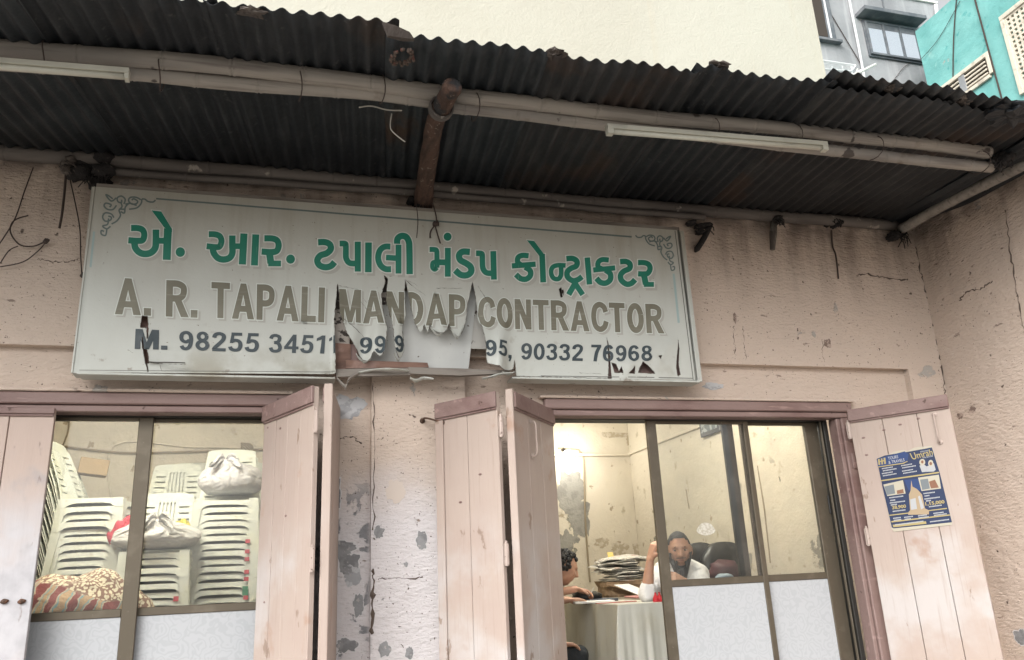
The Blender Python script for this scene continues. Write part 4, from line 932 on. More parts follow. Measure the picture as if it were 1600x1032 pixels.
LAT = [('A.', (180,434), (237,438), (179.5,491.5), (236,494), 0), ('R.', (260,438), (310,441), (259,495), (308.5,497), 0), ('TAPALI', (330.5,441), (508,450), (330,497), (506.5,504.5), 0),
       ('MANDAP', (530,452), (727,461.5), (529.5,504), (727,512), 1), ('CONTRACTOR', (746,465.5), (1035,476), (747,513), (1037,522), 0)]
NUM = [('M.', (212,514.5), (262,517), (210.5,546), (261.5,547), 0), ('98255', (279.5,517), (406,521.5), (279,547.5), (405,551), 0), ('3451', (420.5,522), (510,525), (420,551.5), (508,553), 0), ('1', (513.5,525), (525.5,525.5), (513,553), (525,553.5), 1),
       ('99', (562,527), (603,528), (561,553), (602,556), 1), ('98', (614.5,527), (648,528), (614.5,554), (648,555), 1), ('95,', (756,533), (800,535.5), (756,559.5), (799,561), 1), ('90332', (814,536.5), (911.5,538.5), (813,562), (911,564.5), 0), ('76968', (923,539), (1017.5,541), (922.5,565), (1017,566), 0)]
words(LAT, 'lettering_shadow', 'ink_shadow', .0008, 0, .02, 3.5, 3)
words(LAT, 'lettering_outline', 'ink_out', .0016, 0, .026)
words(LAT, 'latin_word', 'ink_olive', .0024, 0)
words(NUM, 'phone_number', 'ink_slate', .0026, 0)
# ---- printed border and corner scrolls
SC = [[(340,290),(372,322),(430,322),(462,298),(500,300)], [(500,300),(508,360),(560,430),(650,462)], [(512,312),(565,288),(630,300),(652,345),(620,385),(570,378),(548,340),(592,312),(615,335)], [(560,398),(640,382),(690,440),(703,520),(745,508)],
      [(705,400),(690,335),(730,298),(778,328),(772,378),(735,385),(730,345)], [(742,380),(728,440),(762,492),(748,560),(790,640),(850,690)], [(790,430),(830,492),(890,500),(928,460),(908,420),(850,432),(868,468)], [(790,330),(848,382),(905,310),(872,318),(830,350)],
      [(822,602),(852,556),(918,552),(948,612),(918,662),(862,640),(852,600),(885,590)], [(882,620),(895,700),(950,732),(905,762),(862,722)], [(905,770),(920,850),(965,842),(967,795),(935,800)], [(700,470),(760,478)], [(640,380),(690,400)]]
def orn(mirror):
    polys = []
    for s in SC:
        pts = [(960+x/10.32, 340+y/10.32) for x, y in s]
        if mirror:
            out = []
            for x, y in pts:
                w0 = P(x, y, SY); mid = (P(150, 292, SY).x+P(1058, 360, SY).x)/2
                w1 = Vector((2*mid-w0.x, SY, w0.z)); d = w1-Vector(CAM); cx, cy, cz = (AX @ np.array(d)); out.append((800+FPX*cx/cz, 516-FPX*cy/cz))
            pts = out
        polys += stroke_poly(pts, 2.1 if not mirror else 2.5)
    return polys
press(bm_from(orn(False)), 'corner_ornament', M['ink_orn'], sg, .001)
press(bm_from(orn(True)), 'corner_ornament', M['ink_orn'], sg, .001)
def lines(name, mt, segs, off=.0009):
    bm = bm_from([q for a, b_, w in segs for q in stroke_poly([a, b_], w)]); gridcut(bm, 120, 1090, 280, 600, 24); press(bm, name, M[mt], sg, off)
lines('border_line', 'ink_orn', [((244,311),(987,370.5),2.6)])
lines('border_line', 'ink_tealpale', [((147,362),(141.5,418),3.4), ((1052.5,428),(1060.5,505),3.6)])
lines('frame_line', 'groove', [((1054.5,361),(1083,594),1.2)], .0012)
for q in (((1058.5,361.5),(1087,594.5),1.0), ((845,587.5),(1083,591.5),1.1), ((124,578.8),(523,581.8),.8)): lines('frame_line', 'groove', [q], .0012)
# ---- carcass: returns, frame bars, backing boards and broken battens behind the torn vinyl
tl, tr_, br_, bl_ = (P(150,292,SY), P(1062,360,SY), P(1091,596,SY), P(121.5,583,SY))
def barp(a, b_, w, d, mtl, nm, y0=.004):
    a = Vector(a); b_ = Vector(b_); t = (b_-a).normalized(); u = t.cross(Vector((0, 1, 0))).normalized()*w
    q = [Vector((v.x, SY+y0, v.z)) for v in (a, b_, b_+u, a+u)]
    return MB().quadprism(q, (0, d, 0)).build(nm, mtl, sg)
barp(tl, tr_, .022, .10, M['woodgrey'], 'frame_bar')
barp(tr_, br_, .03, .10, M['vinyl'], 'frame_bar')
barp(bl_, tl, .022, .10, M['vinyl'], 'frame_bar')
barp(P(806, 592, SY), P(121.5, 584.5, SY), -.0, .1, M['vinyl'], 'frame_bar') if False else None
MB().bbox((bl_.x-.004, SY-.003, bl_.z-.007), (P(524, 583, SY).x, SY+.11, bl_.z+.004), .002).build('bottom_lip', M['vinyl'], sg)
MB().bbox((P(800, 590, SY).x, SY-.003, br_.z-.008), (br_.x+.01, SY+.11, br_.z+.004), .002).build('bottom_lip', M['vinyl'], sg)
MB().bbox((br_.x-.002, SY-.003, P(1090, 592, SY).z), (br_.x+.012, SY+.11, P(1062, 362, SY).z), .002, None).build('side_return', M['vinyl'], sg)
MB().bbox((tl.x-.012, SY-.002, bl_.z), (tl.x-.003, SY+.11, tl.z), .002).build('side_return', M['vinyl'], sg)
def plate(nm, pts, y, mtl, th=.006): return MB().quadprism([P(px, py, y) for px, py in pts][::-1], (0, th, 0)).build(nm, mtl, sg)
plate('backing_board', [(505,425),(548,430),(546,540),(508,540)], SY+.035, M['flake'])
plate('backing_board', [(560,420),(612,425),(610,475),(562,480)], SY+.036, M['flake'])
plate('backing_sheet', [(604,462),(748,430),(732,578),(560,580),(566,468)], SY+.048, M['whiteback'], .004)
plate('backing_sheet', [(730,430),(768,430),(766,546),(732,545)], SY+.056, M['sheetspeck'], .004)
plate('batten', [(523,536),(548,538),(548,590),(524,590)], SY+.018, M['wood'], .02)
plate('batten', [(546,538),(558,539),(560,572),(546,572)], SY+.026, M['rail'], .02)
plate('batten', [(540,563),(580,564),(668,567),(670,574),(540,576)], SY+.006, M['wood'], .03)
plate('batten', [(524,577),(640,575),(641,586),(526,589)], SY-.006, M['woodgrey'], .03)
plate('batten', [(638,574),(722,576),(790,579),(802,583),(720,587),(640,584)], SY-.008, M['woodgrey'], .035)
plate('back_panel', [(930,520),(1075,520),(1078,590),(932,590)], SY+.04, M['rail'], .01)
plate('back_panel', [(205,480),(245,480),(245,583),(205,583)], SY+.04, M['wood'], .01)
plate('back_panel', [(860,440),(890,440),(890,475),(860,475)], SY+.04, M['hole'], .01)
# curled vinyl scraps along the broken batten
def curl(pts, w, seed, mt='vinyl'):
    b = MB(); w *= .55; path = smooth_path([P(px, py, SY-.02-.02*math.sin(i*1.7+seed)) for i, (px, py) in enumerate(pts)], 5)
    n = len(path); vs = []; fs = []
    for i, p in enumerate(path):
        ww = w*(.5+.5*math.sin(math.pi*min(1, (i+1.5)/(n+1))))*(1+.5*mnoise.noise(Vector((i*.6, seed, 0))))
        for k in range(5): vs.append(p+Vector((0, -.02*math.sin(k/4*3.0), -ww*(k/4-.3))))
    for i in range(n-1):
        for k in range(4): fs.append((i*5+k, (i+1)*5+k, (i+1)*5+k+1, i*5+k+1))
    b.add(vs, fs); b.build('torn_scrap', M[mt], sg, smooth=True)
curl([(640,590),(650,594),(662,590),(677,592)], .04, 1); curl([(752,592),(765,589),(782,584),(800,583)], .03, 2); curl([(783,580),(792,584),(803,582)], .03, 3)
curl([(526,590),(534,598),(541,603),(545,592),(560,583)], .05, 4, 'woodgrey'); curl([(560,582),(590,577),(620,577),(638,580)], .03, 5)
curl([(556,553),(562,561),(570,566),(580,560)], .022, 6); curl([(672,512),(684,524),(696,516)], .02, 7); curl([(704,514),(714,528),(724,510)], .02, 8); curl([(615,552),(622,563),(630,550)], .02, 9)
curl([(232,566),(245,567),(262,567),(290,568)], .008, 10, 'groove')
# fixing wires tying the sign to the rafter
for i, (pts, lab) in enumerate(((((650,318),(653,345),(651,372)), 'short thin wire hanging over the top edge of the sign below the log'), (((676,318),(682,345),(673,362),(672,372)), 'tangled knot of dark wire over the top edge of the sign'), (((684,345),(680,352),(688,380)), 'loose wire end hanging from the knot on the sign'))):
    b = MB(); b.tube(smooth_path([P(px, py, SY-.02) for px, py in pts], 5), .0045 if i else .0025, 5)
    if i == 1: b.blob(P(681, 350, SY-.02), (.02, .012, .016), 10, 8, .6, 5, 3)
    tag(b.build('tie_wire', M['cabled'], origin=P(*pts[0], SY-.02)), lab, 'wire')

# ------------------------------------------------------------------ loose wires on the left wall and elsewhere
def wire(pts, r, y, label, mt='cabled', name='hanging_wire', knot=None, cat='wire'):
    b = MB(); b.tube(smooth_path([P(px, py, y+.008*math.sin(i*2.1)) for i, (px, py) in enumerate(pts)], 6), r, 5)
    if knot: b.blob(P(*knot, y-.01), (.016, .012, .016), 8, 6, .5)
    tag(b.build(name, M[mt], origin=P(*pts[0], y)), label, cat)
wire([(52,262),(38,300),(22,345),(-8,392)], .0035, -.02, 'thin dark wire slanting down the pink wall at the far left')
wire([(44,337),(22,345),(16,362),(30,382),(52,385),(72,377)], .004, -.03, 'bent dark wire loop left of the sign', knot=(72,377))
wire([(72,378),(60,392),(35,410),(-5,418)], .003, -.02, 'thin wire drooping from the bent loop to the left')
wire([(28,385),(14,392),(0,412)], .003, -.025, 'short wire tail below the bent loop')
wire([(104,262),(101,300),(97,335),(93,357)], .007, -.03, 'frayed dark rope end hanging from the pole left of the sign', name='hanging_rope', cat='rope')
wire([(108,275),(118,320),(125,360),(126,400),(128,428)], .0035, -.03, 'thin wire hanging beside the left edge of the sign', knot=(130,430))
wire([(561,168),(580,166),(605,172),(628,173)], .004, -1.0, 'pale cord end sticking out under the awning left of the log', 'cablew')
wire([(612,178),(610,200),(620,212),(633,222)], .003, -1.0, 'pale curled cord hanging below the awning left of the log', 'cablew')
wire([(1299,360),(1301,385),(1306,400),(1310,436)], .006, -.02, 'dark rope strand hanging down the pink wall right of the sign', name='hanging_rope', cat='rope')
# ================================================================== BUILDINGS BEHIND
CY = 6.6
cb = thing('apartment_building', (0, CY, 0), 'tall blank cream coloured building wall rising behind the shop roof', 'building')
cx = P(1279, 60, CY).x
MB().box((-14, CY, 0), (cx, CY+1.2, 13)).build('wall', M['cream'], cb)
MB().box((cx-.012, CY-.006, 0), (cx+.006, CY+.2, 13)).build('corner_edge', M['cream'], cb)
GY = 10.0
gb = thing('apartment_building', (9, GY, 0), 'grey cement rendered building with a three pane window under a concrete hood', 'building')
gx0 = P(1180, 60, GY).x; gx1 = P(1462, 12, GY).x; gt = P(1380, -6, GY).z
MB().box((gx0, GY, 0), (gx1, GY+4, P(1455, 6, GY).z)).build('wall', M['grey'], gb)
MB().box((gx0, GY-.05, P(1455, 6, GY).z+.002), (gx1+.06, GY+4, P(1455, 6, GY).z+.07)).build('roof_slab', M['whitepaint'], gb)
MB().tube([P(1462, 8, GY-.06), P(1465, 30, GY-.06), P(1475, 130, GY-.06)], .05, 8).build('drain_pipe', M['pipe'], gb)
def g(px, py, d=0): return P(px, py, GY-d)
def rectw(a, b_, d0, d1, nm, mtl, parent=gb, bev=.004):
    """box between two picture corners on the grey front"""
    p, q = g(*a), g(*b_)
    return MB().bbox((min(p.x, q.x), GY-d1, min(p.z, q.z)), (max(p.x, q.x), GY-d0, max(p.z, q.z)), bev).build(nm, mtl, parent)
# main window
wa, wb2 = g(1357, 40), g(1424, 94)
x0, x1 = g(1360, 88).x, g(1425, 96).x; zt_, zb_ = g(1390, 42).z, g(1390, 92).z
MB().bbox((x0-.06, GY-.05, zb_-.05), (x1+.3, GY-.002, zt_+.05), .004).build('window_surround', M['greydark'], gb)
w_ = (x1+.26-x0)/3
wn = MB(); 
for k in range(4): wn.bbox((x0+k*w_-.03, GY-.10, zb_), (x0+k*w_+.03, GY-.052, zt_), .004)
wn.bbox((x0, GY-.098, zb_-.001), (x0+3*w_, GY-.054, zb_+.06), .004); wn.bbox((x0, GY-.098, zt_-.05), (x0+3*w_, GY-.054, zt_), .004)
wo_ = wn.build('window', M['greydark'], gb)
for k in range(3): MB().box((x0+k*w_+.031, GY-.075, zb_+.061), (x0+(k+1)*w_-.031, GY-.07, zt_-.22)).build('pane', M['skyglass'], wo_)
for k in range(3): MB().box((x0+k*w_+.031, GY-.078, zt_-.218), (x0+(k+1)*w_-.031, GY-.068, zt_-.051)).build('top_pane', M['greydark'], wo_)
hz = zt_+.10
MB().bbox((x0-.22, GY-.38, hz), (x1+.42, GY-.002, hz+.12), .01).build('window_hood', M['greydark'], gb)
# left narrow window partly behind the cream wall
x0b, x1b = g(1272, 30).x, g(1296, 30).x; zb2 = g(1290, 64).z
nwin = MB(); nwin.bbox((x0b-.3, GY-.05, zb2), (x1b+.06, GY-.002, zb2+2.2), .004); nw = nwin.build('window', M['greydark'], gb)
MB().box((x0b-.1, GY-.06, zb2+.08), (x0b+.28, GY-.051, zb2+2.1)).build('pane', M['hole'], nw)
MB().box((x0b+.34, GY-.07, zb2+.04), (x0b+.39, GY-.052, zb2+2.1)).build('mullion', M['pipe'], nw)
MB().bbox((x0b-.3, GY-.14, zb2-.08), (x1b+.16, GY-.002, zb2-.001), .006).build('window_sill', M['greydark'], gb)
MB().tube([g(1325, -10, .06), g(1341, 70, .06), g(1352, 130, .06)], .032, 8).build('drain_pipe', M['pipe'], gb)
b = MB(); b.tube(smooth_path([g(1296, 18, .03), g(1318, 55, .03), g(1345, 100, .04)], 6), .012, 5); b.build('cable', M['cabled'], gb)
b = MB(); b.tube(smooth_path([g(1392, 132, .03), g(1410, 108, .03), g(1424, 97, .03)], 4), .007, 5); b.build('cable', M['cabled'], gb)
MB().box((g(1378, 5).x, GY-.03, g(1400, 30).z), (g(1379.5, 5).x, GY-.001, g(1400, -20).z)).build('joint', M['greydark'], gb)
# clothes drying frame / clutter below
dr = thing('drying_rack', tuple(g(1310, 118, .5)), 'white metal drying rack behind the awning, between the cream and grey buildings', 'rack')
b = MB()
A_ = [g(1283, 95, .25), g(1337, 103, .25), g(1330, 112, .9), g(1284, 108, .9)]
b.tube([A_[0], A_[1]], .03, 6); b.tube([A_[1], A_[2]], .02, 6); b.tube([A_[0], A_[3]], .02, 6); b.tube([A_[3], A_[2]], .02, 6)
for k in range(1, 6): b.tube([A_[0].lerp(A_[3], k/6), A_[1].lerp(A_[2], k/6)], .010, 5)
for px in (1300, 1316, 1330): b.tube([g(px, 104, .5), g(px+4, 135, .5)], .016, 5)
b.tube([g(1284, 118, .5), g(1334, 124, .5)], .012, 5)
b.build('rack_bars', M['pipe'], dr)
b = MB(); b.tube([g(1322, 124, .4), g(1368, 101, .4)], .032, 6); b.tube([g(1312, 128, .4), g(1345, 110, .4)], .022, 6); b.tube([g(1326, 112, .4), g(1338, 132, .4)], .018, 5); b.tube([g(1340, 108, .4), g(1330, 130, .4)], .018, 5)
b.build('slanting_bar', M['whitepaint'], dr)
# teal building, its long side facing left
TXX = P(1431, 55, 9.2).x
tb = thing('apartment_building', (TXX, 5, 0), 'bright teal painted building with a cream pierced screen on the right', 'building')
tz = PX(1484, 2, TXX).z
yfar = 9.2
def T(px, py, d=0): return PX(px, py, TXX-d)
grid_wall('wall', .6, yfar, 0, tz, TXX, TXX+3, M['teal'], tb, step=.14, amp=.02, ax='x')
def tbox(a, b_, d0, d1, nm, mtl, parent=tb):
    return MB().bbox((TXX-d1, min(a[0], b_[0]), min(a[1], b_[1])), (TXX-d0, max(a[0], b_[0]), max(a[1], b_[1])), .008).build(nm, mtl, parent)
def cellplate(name, us, vs_, holes, fn, th, mtl, parent):
    """flat plate of cells with openings cut through it"""
    b = MB(); nu, nv = len(us)-1, len(vs_)-1; 
    solid = lambda i, j: 0 <= i < nu and 0 <= j < nv and (i, j) not in holes
    for i in range(nu):
        for j in range(nv):
            if not solid(i, j): continue
            c = [(us[i], vs_[j]), (us[i+1], vs_[j]), (us[i+1], vs_[j+1]), (us[i], vs_[j+1])]
            F = [fn(u, v, 0) for u, v in c]; B = [fn(u, v, th) for u, v in c]
            n = len(b.v); b.v += F+B; b.f += [(n, n+1, n+2, n+3), (n+7, n+6, n+5, n+4)]
            for k, (di, dj) in enumerate(((0, -1), (1, 0), (0, 1), (-1, 0))):
                if not solid(i+di, j+dj): b.f.append((n+k, n+4+k, n+4+(k+1) % 4, n+(k+1) % 4))
    o = b.build(name, mtl, parent); return o
# low ventilator opening with slats
a0, a1 = T(1468, 150), T(1543, 92); 
ya, yb_ = max(a0.y, a1.y), min(a0.y, a1.y); zc = (T(1540, 92).z+T(1540, 121).z)/2; zt2 = T(1540, 92).z; zb3 = T(1542, 121).z
tbox((ya, zt2), (yb_, zt2+.10), .002, .07, 'opening_frame', M['offwhite']); tbox((yb_-.09, zb3-.02), (yb_-.001, zt2+.10), .002, .065, 'opening_frame', M['offwhite']); tbox((ya, zb3-.09), (yb_, zb3), .002, .06, 'opening_frame', M['offwhite'])
tbox((ya, zb3+.001), (yb_, zt2-.001), .001, .012, 'hollow', M['hole'])
nb = 3; Lh = (ya-yb_)
for s in range(2):
    y0 = yb_+.05+s*Lh*.5; y1 = y0+Lh*.42
    for k in range(4):
        z0 = zb3+(zt2-zb3)*(k+.35)/4.4
        tbox((y0, z0), (y1, z0+.045), .014, .05, 'slat', M['offwhite'])
tbox((yb_+Lh*.44, zb3+.001), (yb_+Lh*.56, zt2-.001), .013, .055, 'mullion', M['grey'])
# pierced screen at the right
s0 = T(1563, 38); s1 = T(1600, 150)
ytop = T(1563, 38); zt3 = T(1568, 28).z; zb4 = T(1590, 158).z; ys0 = T(1566, 34).y
nu = 10; nv = 16; cell = .115; us = [0]; vs_ = [0]
for k in range(nu): us += [us[-1]+cell*.42, us[-1]+cell]
us.append(us[-1]+cell*.42)
for k in range(nv): vs_ += [vs_[-1]+cell*.40, vs_[-1]+cell]
vs_.append(vs_[-1]+cell*.40)
holes = {(2*i+1, 2*j+1) for i in range(nu) for j in range(nv)}
cellplate('pierced_screen', us, vs_, holes, lambda u, v, d: Vector((TXX-.06+d, ys0-.10-u, zt3-.08-v)), .055, M['offwhite'], tb)
tbox((ys0, zt3-.079), (ys0-us[-1]-.2, zt3+.03), .002, .09, 'screen_frame', M['offwhite']); tbox((ys0, zt3-.08-vs_[-1]), (ys0-.099, zt3-.08), .002, .085, 'screen_frame', M['offwhite'])
tbox((ys0-.1, zt3-.08-vs_[-1]), (ys0-.1-us[-1], zt3-.081), .0005, .003, 'hollow', M['hole'])
b = MB(); b.tube(smooth_path([T(1495, -8, .03), T(1490, 60, .03), T(1489, 128, .03)], 6), .014, 5); b.tube(smooth_path([T(1500, 2, .03), T(1467, 60, .03), T(1440, 92, .03)], 6), .007, 5); b.build('cable', M['cabled'], tb)
b = MB(); b.tube([T(1522, -5, .04), T(1545, 80, .04), T(1568, 165, .04)], .02, 6); b.build('cable', M['cabled'], tb)

# ================================================================== POSTER on the right leaf
pn = Vector((-dR.y, dR.x, 0)); pn = pn if pn.dot(Vector(CAM)-Vector((3.52, -.04, 1.5))) > 0 else -pn
pp0 = Vector((3.52, -.04, 0))+pn*.0165
ps = thing('poster', PL(1430, 765, pp0, pn), 'blue and gold travel poster pasted on the right plank shutter', 'poster')
Z = lambda x, y: (1360+x/6.45, 680+y/6.45)
def ppoly(name, polys, mtl, off):
    if len(polys) < 5 and len(polys) > 1 and name != 'print_text':
        for q in polys: ppoly(name, [q], mtl, off)
        return
    vs = []; fs = []
    for p in polys:
        n = len(vs); vs += [PL(*Z(x, y), pp0+pn*off, pn) for x, y in p]; fs.append(tuple(range(n, n+len(p))))
    return mk(name, vs, fs, mtl, ps)
def fm(name, c, r=.6):
    k = .72 if name.startswith('poster') else 1
    return mat(name, tuple(q*k for q in c), r)
NAVY = fm('poster_navy', (.018, .036, .105)); GOLD = fm('poster_gold', (.52, .42, .18)); PWH = fm('poster_white', (.55, .56, .58)); PCR = fm('poster_cream', (.62, .57, .45)); PBL = fm('poster_blue', (.022, .06, .20)); PSK = fm('poster_brown', (.30, .14, .08)); PPK = fm('poster_pink', (.60, .40, .42)); PGR = fm('poster_grey', (.22, .25, .27)); PTL = fm('poster_tower_gold', (.50, .38, .24))
base = [(60,235),(200,190),(230,170),(330,150),(380,160),(440,128),(620,108),(700,385),(825,885),(822,905),(240,975),(215,950),(130,560)]
n = len(base); vs = [PL(*Z(x, y), pp0-pn*.001, pn) for x, y in base]+[PL(*Z(x, y), pp0+pn*.0005, pn) for x, y in base]
mk('paper_sheet', vs, [tuple(range(n)), tuple(range(2*n-1, n-1, -1))]+[(i, (i+1) % n, (i+1) % n+n, i+n) for i in range(n)], PCR, ps)
ppoly('print_field', [[(62,240),(150,205),(375,170),(620,125),(700,385),(822,880),(235,942),(215,930),(130,560)]], NAVY, .0009)
ppoly('print_panel', [[(160,215),(345,165),(385,195),(375,255),(330,290),(75,320),(66,245)], [(340,455),(480,440),(520,560),(385,560)]], PBL, .0012)
ppoly('print_band', [[(76,318),(330,280),(372,262),(376,268),(335,290),(78,327)], [(105,455),(690,370),(693,385),(108,468)], [(190,805),(770,735),(773,745),(193,815)], [(210,868),(800,800),(803,812),(213,882)], [(225,905),(560,870),(565,895),(232,930)]], GOLD, .0014)
ppoly('print_photo', [[(130,500),(328,455),(355,590),(170,615)], [(480,430),(690,400),(712,540),(515,565)]], PCR, .0014)
ppoly('print_photo_detail', [[(140,520),(235,498),(250,590),(168,605)], [(500,450),(580,440),(600,540),(522,555)]], PGR, .0017)
ppoly('print_photo_detail', [[(590,470),(650,450),(690,530),(610,540)], [(265,560),(330,545),(338,585),(270,595)]], PSK, .0017)
ppoly('tower_picture', [[(412,455),(424,520),(470,545),(520,600),(550,740),(590,760),(590,800),(380,805),(385,775),(400,760),(388,600),(405,560)]], PTL, .0018)
ppoly('tower_picture_detail', [[(400,650),(455,635),(470,745),(410,755)], [(480,620),(500,610),(540,735),(510,750)]], PWH, .0021)
def pellipse(cx_, cy_, rx, ry, n=14): return [(cx_+rx*math.cos(2*math.pi*i/n), cy_+ry*math.sin(2*math.pi*i/n)) for i in range(n)]
ppoly('figure_picture', [[(495,310),(530,290),(570,320),(575,370),(520,375)], [(560,320),(640,285),(658,350),(640,368),(565,372)]], PWH, .0018)
ppoly('figure_picture_head', [pellipse(523, 275, 30, 34), pellipse(608, 285, 26, 34)], PCR, .002)
ppoly('figure_picture_face', [pellipse(523, 272, 13, 16), pellipse(608, 288, 14, 17)], PSK, .0023)
def ptext(s, tl, tr, bl, br, mtl, off=.0016, o=.01):
    ppoly('print_text', font_polys(s, tl, tr, bl, br, o), mtl, off)
ptext('TOURS', (175,222),(275,203),(180,252),(282,232), PWH); ptext('& TRAVELS', (180,262),(340,235),(185,292),(346,263), PWH)
ppoly('print_logo', [[(75,245),(92,240),(100,300),(82,303)], [(105,238),(120,235),(128,296),(112,298)], [(132,232),(150,228),(158,290),(140,294)], [(92,262),(150,250),(152,262),(94,274)]], GOLD, .0016)
ptext('Umrah', (395,185),(620,140),(425,250),(630,200), GOLD, .0018); ptext('SPECIAL', (500,165),(590,148),(502,178),(592,162), PWH); ptext('PACKAGES', (530,225),(630,203),(532,238),(632,216), PWH)
for i, (x, y) in enumerate(((115,335),(115,385),(310,305),(320,360))):
    for j, L_ in enumerate((115, 150)):
        ppoly('print_text', [[(x+10*j+k*14, y+22*j-(k*14)*.17), (x+10*j+k*14+11, y+22*j-(k*14+11)*.17), (x+10*j+k*14+12, y+22*j-(k*14+11)*.17+11), (x+10*j+k*14+1, y+22*j-(k*14)*.17+11)] for k in range(L_//14)], PWH, .0016)
ptext('38,900', (215,715),(355,700),(222,750),(362,733), GOLD, .0018, .03); ptext('1,15,000', (550,678),(742,655),(556,712),(750,688), GOLD, .0018, .03)
for x, y, L_ in ((190,628,150), (200,655,60), (195,680,165), (205,700,70), (535,585,120), (545,610,60), (545,640,165), (560,660,60), (225,765,140), (590,718,140), (230,835,80), (235,855,80), (340,825,100), (345,845,70), (480,810,95), (485,830,110), (635,785,110), (640,805,130), (250,900,290), (600,870,200)):
    ppoly('print_text', [[(x+k*13, y-(k*13)*.13), (x+k*13+10, y-(k*13+10)*.13), (x+k*13+11, y-(k*13+10)*.13+12), (x+k*13+1, y-(k*13)*.13+12)] for k in range(int(L_/13))], PWH, .0016)

# ================================================================== STOREROOM: chairs, bundles, quilt
PLAT = .92
tag(MB().bbox((-2.6, .75, FL), (-.02, 2.95, PLAT), .01).build('storage_platform', M['wood'], origin=(-1.3, 1.9, FL)), 'low wooden platform under the stacked white plastic chairs', 'platform')
def leg_mesh(sx, sy):
    b = MB(); h = .425; sp = .028; t = .004
    def L_(w, dx, z): # corner L profile point list
        cx_, cy_ = sx*(.205+dx), sy*(.20+dx)
        return [Vector((cx_, cy_, z)), Vector((cx_-sx*w, cy_, z)), Vector((cx_-sx*w, cy_-sy*t, z)), Vector((cx_-sx*t, cy_-sy*t, z)), Vector((cx_-sx*t, cy_-sy*w, z)), Vector((cx_, cy_-sy*w, z))]
    a = L_(.060, 0, h); c = L_(.045, sp*.5, h*.5); d = L_(.036, sp, 0)
    b.add(a+c+d, [tuple(range(6)), tuple(range(17, 11, -1))]+[(i, (i+1) % 6, (i+1) % 6+6, i+6) for i in range(6)]+[(i+6, (i+1) % 6+6, (i+1) % 6+12, i+12) for i in range(6)]); return b
def seat_mesh():
    b = MB(); n = 12
    bm = bmesh.new(); bmesh.ops.create_grid(bm, x_segments=8, y_segments=8, size=.5)
    for v in bm.verts:
        x, y = v.co.x*2, v.co.y*2
        v.co = Vector((x*.205, y*.20, .43-.012*(1-abs(x)**3)*(1-abs(y)**3) - (.018*max(0, -y-.6)/.4 if y < -.6 else 0)))
    b.bm(bm)
    # skirt with rounded ends: a band round the four sides
    for (ax, ay, bx_, by) in ((-.205,-.2,.205,-.2), (.205,-.2,.205,.2), (.205,.2,-.205,.2), (-.205,.2,-.205,-.2)):
        a = Vector((ax, ay, 0)); e = Vector((bx_, by, 0)); nn = Vector(((by-ay), -(bx_-ax), 0)).normalized()
        k = 10; up = []; lo = []
        for i in range(k+1):
            t = i/k; d = min(t, 1-t)*(e-a).length
            z1_ = .43-(.018 if by == ay and ay < 0 else 0); drop = .030+.05*math.exp(-max(0, d-.045)/.022)*.6
            up.append(a.lerp(e, t)+Vector((0, 0, z1_))); lo.append(a.lerp(e, t)+nn*.006+Vector((0, 0, z1_-drop)))
        m_ = [v-nn*.004 for v in lo]; n0 = len(b.v); b.v += up+lo+m_
        for i in range(k): b.f += [(n0+i, n0+k+1+i, n0+k+2+i, n0+i+1), (n0+k+1+i, n0+2*k+2+i, n0+2*k+3+i, n0+k+2+i)]
    return b
def back_fn(u, v, d):
    # u -.5.. .5 across, v 0..1 up; gently curved, leaning back
    w = .40*(1-.16*v)
    y = .19+.17*v**1.25 + .05*(1-(2*u)**2)*v*.6 - d
    return Vector((u*w, y, .43+.42*v-.02*abs(2*u)**4*v*(v > .9)))
us = [-.5, -.43, -.40, -.26, -.21] + sum([[-.175+.07*k, -.175+.07*k+.026] for k in range(6)], []) + [.26-.0, .40, .43, .5]
us = sorted(set([-.5, -.42, -.22, -.185] + [q for k in range(5) for q in (-.155+.07*k, -.155+.07*k+.03)] + [.195, .22, .42, .5]))
vs_ = [0, .10] + sum([[.10+.105*k+.028, .10+.105*(k+1)] for k in range(7)], []) + [.92, 1.0]
vs_ = sorted(set(vs_))
hb = set()
for j in range(len(vs_)-1):
    vm = (vs_[j]+vs_[j+1])/2
    for i in range(len(us)-1):
        um = (us[i]+us[i+1])/2
        if .1 < vm < .86:
            if .22 < abs(um) < .42 and (vs_[j+1]-vs_[j]) < .04: hb.add((i, j))
            for k in range(5):
                if -.155+.07*k < um < -.155+.07*k+.03: hb.add((i, j))
def make_chair():
    t = thing('plastic_chair', (0, 0, 0), 'white plastic chair', 'chair', 'white plastic chairs stacked in the storeroom')
    s = seat_mesh().build('seat', M['plastic'], t, local=True, smooth=False)
    o = cellplate('backrest', us, vs_, hb, back_fn, .006, M['plastic'], t)
    for sx in (-1, 1):
        for sy in (-1, 1): leg_mesh(sx, sy).build('leg', M['plastic'], t, local=True)
    return t
M['plastic'].node_tree  # world-space stains differ from chair to chair
proto = make_chair(); used = False
def stack(x, y, rz, n, label, toplabel=None, pitch=.0485, base=PLAT, jit=.010, from_=0):
    global used
    rnd = random.Random(int(x*1000)+n); r = None
    for k in range(n):
        loc = (x+rnd.uniform(-jit, jit)+math.sin(rz)*(-.0)*k, y+rnd.uniform(-jit, jit), base+k*pitch+rnd.uniform(-.004, .004))
        a = rz+rnd.uniform(-.035, .035); lb = toplabel if (k == n-1 and toplabel) else (ORD[n-1-k]+' from the top: '+label)
        if not used:
            proto.location = loc; proto.rotation_euler = (0, 0, a); proto['label'] = lb; used = True; r = proto
        else: r = dup(proto, loc, a, lb)
    return r
